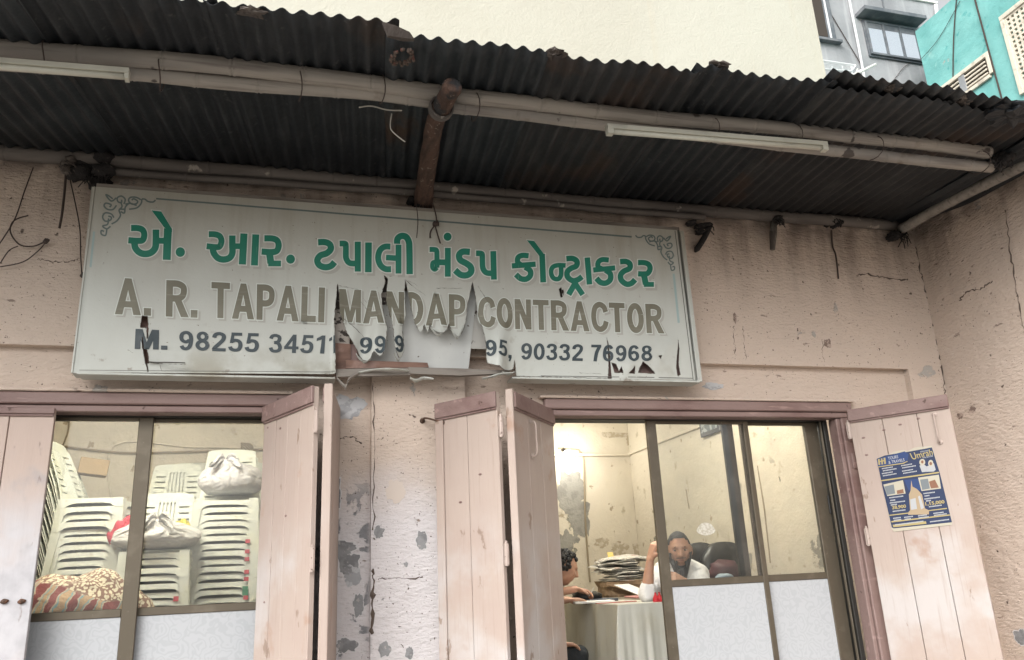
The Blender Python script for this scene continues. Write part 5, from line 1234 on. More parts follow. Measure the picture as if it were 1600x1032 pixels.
ORD = 'first second third fourth fifth sixth seventh eighth ninth tenth eleventh twelfth thirteenth fourteenth fifteenth sixteenth seventeenth eighteenth nineteenth twentieth twenty-first twenty-second twenty-third twenty-fourth twenty-fifth twenty-sixth twenty-seventh twenty-eighth twenty-ninth thirtieth'.split()
def stk_n(z): return max(2, round((z-.43-PLAT)/.0485)+1)
SYK = 1.62
zS3 = P(350, 776, SYK-.2).z; zS1 = P(165, 784, 1.4).z
x3 = (P(312, 800, SYK-.2).x+P(392, 800, SYK-.2).x)/2
stack(x3, SYK, 0, stk_n(zS3), 'white chair in the right front stack of the storeroom', 'topmost white plastic chair of the right front stack, the knotted sack on its seat')
YM = 1.42; x2 = (P(206, 870, YM-.2).x+P(268, 870, YM-.2).x)/2
stack(x2+.01, YM, .03, stk_n(P(245, 864, YM-.2).z), 'white chair in the low middle stack', 'topmost white chair of the low middle stack, under the white bundle and red cloth')
stack(x2-.02, YM+.62, .0, stk_n(P(245, 864, YM-.2).z)+6, 'white chair in the stack behind the white bundle', 'topmost white chair of the stack behind the white bundle, its cracked back showing')
stack(P(290, 745, 2.55).x, 2.62, 0, stk_n(P(290, 775, 2.4).z)-1, 'white chair in the tall back-row stack beside the mullion', 'topmost white plastic chair of the tall back-row stack, full slotted back visible')
stack(P(378, 745, 2.55).x, 2.62, 0, stk_n(P(378, 775, 2.4).z)-1, 'white chair in the back-row stack behind the knotted sack', 'topmost white plastic chair of the back-row stack, its back rising above the sack')
x1_ = P(150, 785, 1.4).x
stack(x1_, 1.56, rad(90-8), stk_n(zS1), 'side-on white chair in the far left stack above the quilt', 'topmost side-on white plastic chair of the far left stack')
stack(x1_-.02, 2.12, rad(90-4), stk_n(zS1)-1, 'white chair in the second side-on stack, behind the far left', 'topmost white plastic chair of the second side-on stack, by the cardboard box')
# stickers on legs, children of nobody: small tags glued along a row of legs
b = MB(); b2 = MB(); b3 = MB()
def stick(bb, px, py, Y, w=.03, h=.026):
    c_ = P(px, py, Y); bb.box((c_.x-w/2, Y-.002, c_.z-h/2), (c_.x+w/2, Y, c_.z+h/2))
for i, py in enumerate((846, 862, 874, 894, 905, 934)): stick(b, 387-i*.6, py, SYK-.223+.0*i)
for py in (920, 927): stick(b2, 383, py, SYK-.223, .035, .03)
for py in (936,): stick(b3, 275, py, YM-.232, .03, .03)
tag(b.build('red_label_row', M['sticker_red'], origin=P(387, 880, SYK-.223)), 'column of small red stickers down the front leg of the right chair stack', 'stickers')
tag(b2.build('green_label', M['sticker_green'], origin=P(383, 923, SYK-.223)), 'green sticker low on the front leg of the right chair stack', 'sticker')
tag(b3.build('red_label', M['sticker_red'], origin=P(275, 936, YM-.232)), 'single red sticker at the foot of the low middle chair stack', 'sticker')
# bundles
def bundle(px, py, Y, r, label, mtl, knot=None, seed=1, name='cloth_bundle', fr=2.4, amp=.22):
    c_ = P(px, py, Y); bm = bmesh.new(); bmesh.ops.create_icosphere(bm, subdivisions=6, radius=1)
    kd = Vector(knot or (.3, -.4, .9)).normalized(); ax = kd.cross(Vector((0, 1, 0))).normalized(); ay = kd.cross(ax)
    for v in bm.verts:
        d = v.co.normalized(); q = d.angle(kd); phi = math.atan2(d.dot(ay), d.dot(ax))
        k = 1+amp*.6*mnoise.noise(d*1.6+Vector((seed, 0, 0)))
        ph = phi+.5*mnoise.noise(d*2.2+Vector((0, seed, 0)))
        pleat = abs(math.sin(ph*5.5+seed))+.6*abs(math.sin(ph*11+seed*2+q))
        k += .055*(pleat-.8)*math.exp(-(q/1.25)**2)+.03*abs(mnoise.noise(d*4.5+Vector((0, 0, seed))))
        k += .22*math.exp(-(q/.25)**2)
        p = Vector((d.x*r[0], d.y*r[1], d.z*r[2]))*k
        if p.z < -r[2]*.72: p.z = -r[2]*.72+(p.z+r[2]*.72)*.15
        v.co = p
    b = MB().bm(bm, Matrix.Translation(c_))
    if knot:
        kp = c_+Vector((kd.x*r[0], kd.y*r[1], kd.z*r[2]))*1.16
        b.blob(kp, (.026, .024, .024), 12, 8, .4, 4, seed)
        for s_ in (-1, 1):
            path = smooth_path([kp, kp+Vector((s_*.03, -.03, .028)), kp+Vector((s_*.07, -.05, .01*s_-.01)), kp+Vector((s_*.10, -.06, -.035))], 4)
            n_ = len(path); vs = []; fs = []
            for i, p in enumerate(path):
                w_ = .006+.030*math.sin(math.pi*min(.92, (i+.6)/n_))
                for j in range(7): vs.append(p+Vector((.010*math.sin(j*2.1), .012*math.sin(j*1.9+i*.4), w_*(j/3-1))))
            for i in range(n_-1):
                for j in range(6): fs.append((i*7+j, (i+1)*7+j, (i+1)*7+j+1, i*7+j+1))
            b.add(vs, fs)
    return tag(b.build(name, mtl, origin=c_, smooth=True), label, 'bundle' if name == 'cloth_bundle' else name.split('_')[-1])
bundle(361, 752, SYK-.02, (.225, .19, .125), 'greyish white knotted sack lying on top of the right chair stack', M['cloth_g'], (-.12, -.62, .78), 3, amp=.15)
bundle(243, 840, YM-.06, (.27, .2, .10), 'white cloth bundle lying on the low middle chair stack', M['cloth_w'], (.10, -.7, .75), 8)
bundle(193, 836, YM-.05, (.08, .09, .105), 'red cloth hanging beside the white bundle', M['cloth_r'], None, 5, name='red_cloth', amp=.5)
bundle(236, 820, YM+.06, (.075, .06, .045), 'red cloth poking up behind the white bundle', M['cloth_r'], None, 6, name='red_cloth', amp=.5)
bundle(284, 824, YM+.08, (.055, .05, .045), 'small yellow plastic bag tucked behind the white bundle', M['cloth_y'], None, 7, name='yellow_bag', amp=.5)
# quilt heap
qc = P(112, 950, .78); qc.z = 1.28
bm = bmesh.new(); bmesh.ops.create_icosphere(bm, subdivisions=5, radius=1)
for v in bm.verts:
    d = v.co.normalized(); k = 1+.16*mnoise.noise(d*2.2+Vector((4, 0, 0)))+.05*mnoise.noise(d*7)
    p = Vector((d.x*.50, d.y*.30, d.z*.40))*k
    p.z += .05*math.exp(-((d.x-.35)/.25)**2)*max(0, d.z)-.10*max(0, d.x-.55)
    v.co = p
tag(MB().bm(bm, Matrix.Translation(qc)).build('patterned_quilt', M['quilt'], origin=qc, smooth=True), 'folded patterned quilt in cream, maroon and blue heaped inside the left window', 'quilt')
c_ = P(146, 731, 2.3); MB
bx = MB(); Mx = Matrix.Translation(c_) @ Matrix.Rotation(.25, 4, 'Z') @ Matrix.Rotation(.12, 4, 'Y'); bx.bbox((-.10, -.07, -.06), (.10, .07, .06), .004, Mx)
tag(bx.build('cardboard_box', M['card'], origin=c_), 'small brown cardboard box on top of the left chair stacks', 'box')
# cables and conduit on the storeroom wall
def wally(pts, r, Y, label, mt='cable', name='wall_cable'):
    b = MB(); b.tube(smooth_path([P(px, py, Y) for px, py in pts], 5), r, 6); tag(b.build(name, M[mt], origin=P(*pts[0], Y)), label, 'cable')
wally([(96,697),(130,702),(200,708),(300,706),(380,703),(430,704)], .010, BLY-.03, 'brown cable sagging along the storeroom back wall above the chairs')
wally([(108,655),(106,675),(98,697)], .006, BLY-.03, 'thin cable dropping down the storeroom wall at the left edge of the window')
wally([(176,800),(178,697),(300,699),(430,701)], .008, BLY-.02, 'cream conduit running round the storeroom back wall', 'inner')
b = MB(); c_ = P(386, 700, BLY-.04)
for k in range(4): b.tube([c_+Vector((.05*math.cos(a+k), -.01*k, .04*math.sin(a+k*.5))) for a in [i*math.pi/6 for i in range(13)]], .006, 5, cap=False)
tag(b.build('cable_coil', M['cable'], origin=c_), 'small coil of cable on the storeroom wall above the knotted sack', 'cable')

# ================================================================== OFFICE
TZ = 1.36
tc = PZ(966, 946, TZ)         # near left corner of the table
tx0, ty0 = tc.x, tc.y; tx1, ty1 = tx0+.43, ty0+1.75
def table():
    t = thing('table', ((tx0+tx1)/2, (ty0+ty1)/2, FL), 'office table covered to the floor by a pale plastic sheet', 'table')
    MB().bbox((tx0, ty0, TZ-.03), (tx1, ty1, TZ-.004), .004).build('tabletop', M['tabletop'], t)
    for x in (tx0+.05, tx1-.1):
        for y in (ty0+.05, ty1-.1): MB().box((x, y, FL), (x+.05, y+.05, TZ-.032)).build('leg', M['wood'], t)
    return t
table()
# draped cover: one skin over top and down two visible sides, with folds
b = MB(); loop = []; nseg = 46
def side(x, y): return Vector((x, y, 0))
per = []
for i in range(60): per.append((tx0, ty1+(ty0-ty1)*i/60, Vector((-1, 0, 0))))
for i in range(6): a = i/6*math.pi/2; per.append((tx0, ty0, Vector((-math.cos(a), -math.sin(a), 0))))
for i in range(61): per.append((tx0+(tx1-tx0)*i/60, ty0, Vector((0, -1, 0))))
rows = 16; vs = []; fs = []
for i, (x, y, nn) in enumerate(per):
    s = i*.045
    for j in range(rows+1):
        t = j/rows; z = TZ+.003-(TZ-FL-.02)*t
        left = nn.x < -.5
        fold = (math.sin(s*9+1.5*math.sin(s*3.1))*.030 + math.sin(s*21+t*2)*.010)*t**.6*(1 if left else .35) + .012*mnoise.noise(Vector((s*2, t*3, 0)))*t
        corner = .045*math.exp(-((i-63)/4)**2)*t
        o = .006+.03*t+fold+corner
        if j == 0: o = .004
        vs.append(Vector((x, y, z))+nn*o)
for i in range(len(per)-1):
    for j in range(rows):
        a = i*(rows+1)+j; fs.append((a, a+1, a+rows+2, a+rows+1))
n0 = len(vs); vs += [Vector((tx0-.004, ty0-.004, TZ+.003)), Vector((tx1, ty0-.004, TZ+.003)), Vector((tx1, ty1, TZ+.003)), Vector((tx0-.004, ty1, TZ+.003))]; fs.append((n0, n0+1, n0+2, n0+3))
tag(mk('tablecloth', vs, fs, M['tablecloth'], origin=(tx0, ty0, TZ), smooth=True), 'pale greenish plastic tablecloth hanging in folds to the floor', 'tablecloth')
MB().box((tx0, ty0-.03, 0), (tx0, ty0-.03, 0)) 
# newspapers
c0 = P(972, 925, ty1-.15); pile = Vector((c0.x, ty1-.16, TZ+.008))
rnd = random.Random(4); z = pile.z
b = MB()
bm = bmesh.new(); bmesh.ops.create_cube(bm, size=1); bmesh.ops.subdivide_edges(bm, edges=bm.edges[:], cuts=5, use_grid_fill=True)
for v in bm.verts: v.co = Vector((v.co.x*.34, v.co.y*.24, v.co.z*.125))*(1+.22*mnoise.noise(v.co*3)); 
for v in bm.verts: v.co.z = max(v.co.z, -.0625)
tag(MB().bm(bm, Matrix.Translation(pile+Vector((-.03, -.05, .0635)))).build('paper_parcel', M['paper_brown'], origin=pile), 'crumpled brown paper parcel under the heap of newspapers', 'parcel')
z += .135
def newspaper(c_, ang, w, d, th, tilt, seed):
    b = MB(); nx, nyy = 7, 5; vs = []; fs = []
    for lay in (0, 1):
        for i in range(nx+1):
            for j in range(nyy+1):
                x = (i/nx-.5)*w; y = (j/nyy-.5)*d
                zz = lay*th + .02*mnoise.noise(Vector((x*5, y*5, seed)))+ -.05*max(0, abs(x)/w-.3)*(1+mnoise.noise(Vector((seed, 0, 0)))) 
                vs.append(Vector((x, y, zz)))
    m_ = (nx+1)*(nyy+1)
    for i in range(nx):
        for j in range(nyy):
            a = i*(nyy+1)+j; q = (a, a+nyy+1, a+nyy+2, a+1); fs += [q[::-1], tuple(k+m_ for k in q)]
    ed = [i*(nyy+1) for i in range(nx+1)]+[nx*(nyy+1)+j for j in range(1, nyy+1)]+[i*(nyy+1)+nyy for i in range(nx-1, -1, -1)]+[j for j in range(nyy-1, 0, -1)]
    for k in range(len(ed)): a, c2 = ed[k], ed[(k+1) % len(ed)]; fs.append((a, c2, c2+m_, a+m_))
    MM = Matrix.Translation(c_) @ Matrix.Rotation(ang, 4, 'Z') @ Matrix.Rotation(tilt[0], 4, 'X') @ Matrix.Rotation(tilt[1], 4, 'Y')
    return tag(mk('newspaper', [MM @ v for v in vs], fs, M['paper'], origin=c_), 'folded newspaper in the untidy heap at the back of the office table', 'newspaper', 'newspapers heaped on the office table')
for k in range(20):
    newspaper(Vector((pile.x+rnd.uniform(-.06, .09), pile.y+rnd.uniform(-.04, .05), z)), rnd.uniform(-.5, .5), rnd.uniform(.30, .42), .26, rnd.uniform(.004, .009), (rnd.uniform(-.05, .12), rnd.uniform(-.10, .10)), k)
    z += rnd.uniform(.008, .0115)
for k in range(6):
    newspaper(Vector((pile.x+.27+rnd.uniform(-.03, .06), pile.y-.06+rnd.uniform(-.05, .04), TZ+.02+k*.014)), rnd.uniform(-.9, .9), .34, .24, .007, (rnd.uniform(-.02, .06), rnd.uniform(.05, .2)), 40+k)
def slab(name, px, py, Y, size, rz, tilt, mtl, label, cat, group=None, onz=None):
    c_ = P(px, py, Y)
    if onz is not None: c_.z = onz
    MM = Matrix.Translation(c_) @ Matrix.Rotation(rz, 4, 'Z') @ Matrix.Rotation(tilt, 4, 'X')
    return tag(MB().bbox([-s/2 for s in size], [s/2 for s in size], .002, MM).build(name, mtl, origin=c_), label, cat, group)
slab('envelope', 955, 872, ty1-.14, (.06, .004, .10), .2, -.3, M['paper_y'], 'yellow envelope sticking out of the top of the newspaper heap', 'envelope')
slab('magazine', 992, 912, ty1-.5, (.22, .28, .006), .6, .35, M['paper_w'], 'white magazine leaning against the newspaper heap', 'magazine', onz=TZ+.06)
slab('magazine', 1000, 922, ty1-.7, (.2, .16, .012), .2, .05, fm('pink_cover', (.50, .24, .22)), 'pink covered magazine lying in front of the newspaper heap', 'magazine', onz=TZ+.014)
slab('notebook', 925, 924, ty0+.55, (.28, .2, .014), -.2, .0, M['paper_w'], 'white open notebook on the table beside the newspapers', 'notebook', onz=TZ+.012)
slab('notebook', 932, 921, ty0+.75, (.24, .2, .02), .15, .0, fm('dark_cover', (.05, .06, .08)), 'dark covered notebook on the table beside the black bag', 'notebook', onz=TZ+.016)
c_ = P(916, 916, ty0+.8); c_.z = TZ+.045
b = MB(); b.blob(c_, (.12, .07, .045), 18, 10, .3, 2, 3, fn=lambda d, p: Vector((p.x, p.y, max(p.z*(1.3 if d.x < 0 else .8), -.035)))); tag(b.build('black_pouch', M['leather'], origin=c_, smooth=True), 'slumped black pouch on the table between the writing hand and the newspapers', 'pouch')
slab('ruler', 962, 931, ty0+.3, (.3, .03, .006), .05, 0, fm('red_brown_strip', (.36, .10, .07)), 'reddish strip lying along the table top', 'ruler', onz=TZ+.008)
for i, px in enumerate((1025, 1031)):
    c_ = P(px, 940, ty0+.07); c_.z = TZ+.004; b = MB(); b.tube([c_, c_+Vector((0, 0, .02)), c_+Vector((0, 0, .05))], [.021, .02, .006], 12); b.tube([c_+Vector((0, 0, .05)), c_+Vector((.0, 0, .06))], .007, 8)
    tag(b.build('stamp', M['red'], origin=c_, smooth=False), ('left', 'right')[i]+' one of the two red rubber stamps on the table edge', 'stamp')
# black leather chairs
def office_chair(px, py, Y, w, label, rz=0):
    c_ = P(px, py, Y); t = thing('office_chair', (c_.x, Y, FL), label, 'office chair')
    top = c_.z
    def bk(d, p): return p
    m_ = MB(); bm = bmesh.new(); bmesh.ops.create_cube(bm, size=1); bmesh.ops.subdivide_edges(bm, edges=bm.edges[:], cuts=7, use_grid_fill=True)
    for v in bm.verts:
        x, y, z_ = v.co*2; k = (1-.18*abs(x)**4*max(0, z_)**2); e = max(0, abs(z_)-.4)
        v.co = Vector((x*w/2*(1-.35*max(0, z_)**4), y*.06*(1-.5*abs(x)**3)*(1-.5*abs(z_)**4)+.012*math.cos(x*9)*(y < 0)*-1, z_*.33*(1-.14*abs(x)**3)))
    m_.bm(bm, Matrix.Translation(Vector((c_.x, Y, top-.33))) @ Matrix.Rotation(rz, 4, 'Z')); m_.build('backrest', M['leather'], t, smooth=True)
    MB().bbox((c_.x-w/2, Y-.5, FL+.42), (c_.x+w/2, Y-.04, FL+.53), .03).build('seat', M['leather'], t)
    MB().tube([(c_.x, Y-.25, FL+.1), (c_.x, Y-.25, FL+.42)], .03, 8).build('column', M['metal'], t)
    b = MB()
    for k in range(5): a = k*1.2566; b.tube([(c_.x, Y-.25, FL+.1), (c_.x+.26*math.cos(a), Y-.25+.26*math.sin(a), FL+.04)], .018, 6)
    b.build('base', M['black'], t)
office_chair(1091, 848, 1.62, .36, 'black leather office chair right behind the seated man')
office_chair(1128, 847, 1.55, .46, 'second black leather office chair, to the right of the seated man', .1)
c_ = P(1133, 893, 1.25); b = MB(); b.blob(c_, (.13, .10, .085), 18, 10, .3, 2, 9); tag(b.build('maroon_bag', fm('maroon_cloth', (.05, .010, .016)), origin=c_, smooth=True), 'maroon bag on the right black chair', 'bag')
c_ = P(1132, 902, 1.0); b = MB(); b.blob(c_, (.07, .06, .025), 14, 8, .3, 2, 9); tag(b.build('blue_grey_cloth', fm('bluegrey_cloth', (.22, .28, .33)), origin=c_, smooth=True), 'folded blue grey cloth behind the window rail', 'cloth')
# picture frame, lamps, wall bits
pf = PX(1110, 662, SX-.02); t = thing('picture_frame', pf, 'dark framed picture hung high on the office side wall', 'picture')
a = PX(1101, 683, SX-.03); b_ = PX(1122, 650, SX-.03)
y0, y1 = min(a.y, b_.y), max(a.y, b_.y); z0 = a.z
MB().bbox((SX-.045, y0-.02, z0), (SX-.012, y1+.05, z0+.36), .004).build('frame', M['black'], t); MB().box((SX-.049, y0+.012, z0+.035), (SX-.046, y1+.018, z0+.325)).build('print', M['picglass'], t)
lc = P(886, 714, BR-.12)
t = thing('wall_lamp', lc, 'bright bare bulb glowing on the office back wall at the edge of the shutter', 'lamp')
MB().blob(lc, (.055, .055, .07), 16, 12).build('bulb', M['lampw'], t, smooth=True); MB().tube([lc+Vector((0, .02, .06)), lc+Vector((0, .12, .10))], .022, 10).build('holder', M['black'], t)
def pt(loc, e, col=(1, .93, .78), r=.12):
    l = bpy.data.lights.new('lamp_light', 'POINT'); l.energy = e; l.color = col; l.shadow_soft_size = r; o = bpy.data.objects.new('lamp_light', l); COL.objects.link(o); o.location = loc; return o
pt(lc+Vector((0, -.25, .0)), 9, (1, .96, .88))
# storeroom tube light and an added office one, out of the picture above the windows
def room_tube(c_, L_, label, e):
    t = thing('ceiling_tube', c_, label, 'tube light')
    MB().tube([c_-Vector((L_/2, 0, 0)), c_+Vector((L_/2, 0, 0))], .018, 10).build('glass_tube', M['lampw'], t, smooth=True); MB().bbox(c_+Vector((-L_/2, -.02, .03)), c_+Vector((L_/2, .02, .07)), .003).build('batten', M['whitepaint'], t)
    for sx in (-.35, .35): pt(c_+Vector((sx, 0, -.09)), e/2, (1, .965, .89), .06)
room_tube(Vector((-1.0, .62, 3.20)), 1.2, 'lit tube light hanging in the storeroom above the chairs', 56)
room_tube(Vector((2.5, 1.3, 3.12)), 1.2, 'added unseen tube light brightening the office above the table', 50)  # unseen tube, added to brighten the office
fc = P(903, 656, 3.2); t = thing('ceiling_fan', fc, 'white ceiling fan hub just showing at the top of the open window', 'fan')
b = MB(); b.tube([fc+Vector((0, 0, .02)), fc+Vector((0, 0, .05)), fc+Vector((0, 0, .12))], [.10, .13, .08], 20); b.tube([fc+Vector((0, 0, .12)), (fc.x, fc.y, 3.3)], .015, 8); b.build('motor', M['fan'], t)
for k in range(3):
    a = k*2.094+.5; d = Vector((math.cos(a), math.sin(a), 0)); s_ = Vector((-d.y, d.x, 0)); z_ = Vector((0, 0, .07))
    MB().quadprism([fc+d*.13-s_*.05+z_, fc+d*.6-s_*.07+z_, fc+d*.6+s_*.07+z_, fc+d*.13+s_*.05+z_], (0, 0, .006)).build('blade', M['fan'], t)
wally([(905,706),(912,720),(914,800),(917,850),(922,910)], .010, BR-.03, 'cable running down the office back wall by the peeled patch')
wally([(872,701),(902,703),(905,706)], .008, BR-.03, 'short cable leading to the lamp on the office back wall')
def bpatch(px, py, rx, ry, seed, mtl='cement2', ragged=.5):
    c = P(px, py, BR); n = 48; vs = []; fs = []
    for r in range(6):
        for i in range(n):
            a = 2*math.pi*i/n; k = (r/5)*(1+ragged*mnoise.noise(Vector((math.cos(a)*1.6, math.sin(a)*1.6, seed)))+ragged*.5*mnoise.noise(Vector((math.cos(a)*5, math.sin(a)*5, seed+3))))
            x = c.x+rx*k*math.cos(a); z = c.z+ry*k*math.sin(a); vs.append(Vector((x, BR+wall_off(x, z, 1.05)-.003, z)))
    for r in range(5):
        for i in range(n): fs.append((r*n+i, (r+1)*n+i, (r+1)*n+(i+1) % n, r*n+(i+1) % n))
    mk('bare_patch', vs, fs, M[mtl], shop)
M['cement2'] = mat('inner_bare_plaster', (.30, .29, .26), .95, layers=[D(scale=12, lo=.45, hi=.6, col=(.24, .23, .21))], bumps=[(40, .006)])
M['damp'] = mat('brown_damp_stain', (.40, .34, .25), .9, layers=[D(scale=20, lo=.45, hi=.6, col=(.55, .49, .40), detail=8)])
for a in ((893, 772, .17, .24, 1), (904, 805, .11, .22, 2), (913, 822, .05, .14, 9), (884, 850, .09, .14, 3), (899, 843, .04, .05, 4), (985, 690, .06, .06, 5, 'damp'), (994, 790, .025, .5, 6, 'damp'), (998, 862, .06, .12, 7, 'damp'), (960, 680, .2, .03, 8, 'damp'), (968, 858, .10, .08, 11, 'damp'), (940, 848, .08, .05, 12, 'damp')): bpatch(*a)
# cracks in the side wall: thin recessed slivers
for i, pts in enumerate((((1184,728),(1189,760),(1195,800),(1204,880)), ((1072,765),(1077,795)))):
    b = MB(); b.tube([PX(px, py, SX-.001) for px, py in pts], .008, 4); tag(b.build('wall_crack', M['cable'], shop), None)
    shop_child = COL.objects
# ================================================================== PEOPLE
def remeshed(mb, name, mtl, parent=None, origin=None, voxel=.006, smooth=3, post=None):
    me = bpy.data.meshes.new('raw'); me.from_pydata([tuple(v) for v in mb.v], [], mb.f); me.update()
    o = bpy.data.objects.new('raw', me); COL.objects.link(o)
    md = o.modifiers.new('r', 'REMESH'); md.mode = 'VOXEL'; md.voxel_size = voxel
    sm = o.modifiers.new('s', 'SMOOTH'); sm.iterations = smooth; sm.factor = .5
    dg = bpy.context.evaluated_depsgraph_get(); m2 = bpy.data.meshes.new_from_object(o.evaluated_get(dg))
    vs = [v.co.copy() for v in m2.vertices]; fs = [tuple(p.vertices) for p in m2.polygons]
    bpy.data.objects.remove(o); bpy.data.meshes.remove(me); bpy.data.meshes.remove(m2)
    if post: vs = [post(v) for v in vs]
    return mk(name, vs, fs, mtl, parent, origin, smooth=True)
def head_fn(s):
    def fn(d, p):
        x, y, z = p/s
        if z < 0: k = 1-.22*min(1, (-z/.115))**1.6; x *= k; y *= (1-.10*(-z/.115)) if y < 0 else (1-.30*(-z/.115))
        if y < 0:
            y -= .027*math.exp(-(x/.0125)**2)*max(0, min(1, (.028-z)/.05))*(1 if z > -.026 else max(0, 1-(-.026-z)/.010))
            y -= .010*math.exp(-((abs(x)-.011)/.007)**2-((z+.022)/.008)**2)
            y += .012*math.exp(-((abs(x)-.031)/.016)**2-((z-.010)/.011)**2)
            y -= .008*math.exp(-((z-.031)/.008)**2-((abs(x)-.026)/.022)**2)
            y -= .006*math.exp(-((z+.047)/.006)**2-(x/.022)**2)+.007*math.exp(-((z+.061)/.006)**2-(x/.018)**2)
            y -= .006*math.exp(-((abs(x)-.047)/.018)**2-((z+.012)/.018)**2)
            y -= .010*math.exp(-((z+.098)/.015)**2-(x/.022)**2)
        return Vector((x, y, z))*s
    return fn
HR3 = (.077, .094, .118)
def add_head(mb, c, R_, s):
    t = MB(); t.blob((0, 0, 0), [q*s for q in HR3], 110, 84, fn=head_fn(s))
    for sx in (-1, 1): t.blob((sx*.078*s, .012*s, -.002*s), (.010*s, .018*s, .031*s), 12, 10, .15, 3)
    mb.add([R_ @ v + c for v in t.v], t.f)
def head_shell(c, R_, s, keep, push, name, mtl, parent):
    t = MB(); t.blob((0, 0, 0), [q*s for q in HR3], 110, 84, fn=head_fn(s))
    ok = [keep(v/s) for v in t.v]; idx = {}; vs = []; fs = []
    for f in t.f:
        if all(ok[i] for i in f): fs.append(f)
    use = sorted({i for f in fs for i in f}); idx = {i: k for k, i in enumerate(use)}
    for i in use:
        v = t.v[i]; q = push(v/s); vs.append(R_ @ (q*s) + c)
    fs = [tuple(idx[i] for i in f) for f in fs]
    n = len(vs); cc = c
    inner = [v+(cc-v)*.12 for v in vs]
    o = mk(name, vs+inner, fs+[tuple(i+n for i in f[::-1]) for f in fs], mtl, parent, smooth=True); return o
def limb(mb, pts, rs, n=14):
    p = smooth_path(pts, 5); k = len(p); out = []
    for i in range(k):
        t = i/(k-1)*(len(rs)-1); a = int(t); b_ = min(a+1, len(rs)-1); out.append(rs[a]+(rs[b_]-rs[a])*(t-a))
    mb.tube(p, out, n); mb.blob(p[0], (out[0],)*3, 12, 8); mb.blob(p[-1], (out[-1],)*3, 12, 8)
def hand(mb, wrist, dirv, normal, s=1, curl=.5, thumb=1, spread=.1):
    """palm, four unequal bent fingers and a thumb leaving the side of the palm"""
    d = Vector(dirv).normalized(); nn = Vector(normal).normalized(); nn = (nn-d*nn.dot(d)).normalized(); w = d.cross(nn)
    wrist = Vector(wrist)
    for o in (-.026, -.009, .009, .026): limb(mb, [wrist+w*o*.6*s, wrist+d*.085*s+w*o*s], [.017*s, .0135*s], 8)
    for k, (o, L) in enumerate(((-.031, .062), (-.0105, .074), (.0105, .080), (.031, .070))):
        p = wrist+d*.088*s+w*o*s; dd = (d+w*(o*spread*10)*.3).normalized(); pts = [p]; a = 0
        for seg in (.42, .32, .26):
            a += curl*(.75+.1*k); q = dd*math.cos(a)+nn*math.sin(a); p = p+q*L*seg*s; pts.append(p)
        limb(mb, pts, [.0098*s, .0092*s, .0085*s, .0068*s], 8)
    p = wrist+d*.022*s+w*thumb*.026*s; a = d*.55+w*thumb*.75+nn*.25; b_ = d*.85+w*thumb*.3+nn*.4
    limb(mb, [p, p+a.normalized()*.036*s, p+a.normalized()*.036*s+b_.normalized()*.030*s, p+a.normalized()*.036*s+b_.normalized()*.052*s], [.014*s, .0115*s, .010*s, .0075*s], 8)

# ---- the man at the desk
sc = 1.12
Hc = P(1061, 861, .98)
man = thing('person', (Hc.x+.08, Hc.y+.18, FL), 'bearded man in a white shirt at the office table, one hand raised beside his head', 'person')
HRm = Matrix.Rotation(rad(-22), 3, 'Z') @ Matrix.Rotation(rad(6), 3, 'X')
neck = Hc+HRm @ Vector((0, .03, -.10))*sc
chest = Vector((Hc.x+.035, Hc.y+.10, Hc.z-.36)); pel = Vector((Hc.x+.10, Hc.y+.20, FL+.50))
shL = P(1094, 897, 1.06); shR = P(1036, 893, 1.12)
elR = P(1010, 921, .92); elR.z = TZ+.05; wrR = P(1016, 874, .90)
elL = P(1100, 925, .90); wrL = P(1072, 911, .82)
body = MB()
add_head(body, Hc, HRm, sc)
limb(body, [neck+Vector((0, 0, .04)), neck+Vector((.01, .04, -.08))], [.056, .062])
def torso(mb, g=0):
    for a, b_, r0, r1 in ((shL, shR, .055, .055),): limb(mb, [a, (a+b_)/2+Vector((0, .02, .02)), b_], [r0+g, .085+g, r1+g])
    limb(mb, [(shL+shR)/2+Vector((0, .03, -.03)), chest, pel], [.12+g, .145+g, .15+g], 18)
    for k in (-.06, .06): limb(mb, [(shL+shR)/2+Vector((k*1.2, .02, -.06)), chest+Vector((k, 0, 0)), pel+Vector((k, 0, 0))], [.10+g, .12+g, .13+g], 16)
torso(body)
limb(body, [shR, elR], [.05, .04]); limb(body, [elR, elR.lerp(wrR, .35), wrR], [.038, .041, .025])
limb(body, [shL, elL], [.052, .042]); limb(body, [elL, elL.lerp(wrL, .35), wrL], [.038, .040, .026])
hand(body, wrR, Vector((.35, -.1, .9)), Vector((.9, .2, -.3)), sc, .75, -1)
hand(body, wrL, Vector((-.85, -.10, .42)), Vector((-.2, .7, -.5)), sc*.95, .55, 1)
kn = [pel+Vector((-.16, -.30, .02)), pel+Vector((.10, -.36, .02))]
for i, k_ in enumerate(kn):
    limb(body, [pel+Vector((-.07+.14*i, 0, 0)), k_], [.085, .06]); limb(body, [k_, Vector((k_.x, k_.y+.05, FL+.08))], [.055, .04]); limb(body, [Vector((k_.x, k_.y+.05, FL+.05)), Vector((k_.x-.05, k_.y-.12, FL+.04))], [.04, .035])
bo = remeshed(body, 'body', M['skin'], man, voxel=.0055, smooth=2)
shirt = MB(); torso(shirt, .018)
limb(shirt, [shR, elR.lerp(shR, .02)], [.066, .060]); limb(shirt, [elR, elR.lerp(wrR, .20)], [.058, .050])
limb(shirt, [shL, elL], [.068, .056]); limb(shirt, [elL, elL.lerp(wrL, .25)], [.054, .048])
limb(shirt, [neck+Vector((.01, .035, -.055)), neck+Vector((.01, .04, -.10))], [.071, .085])
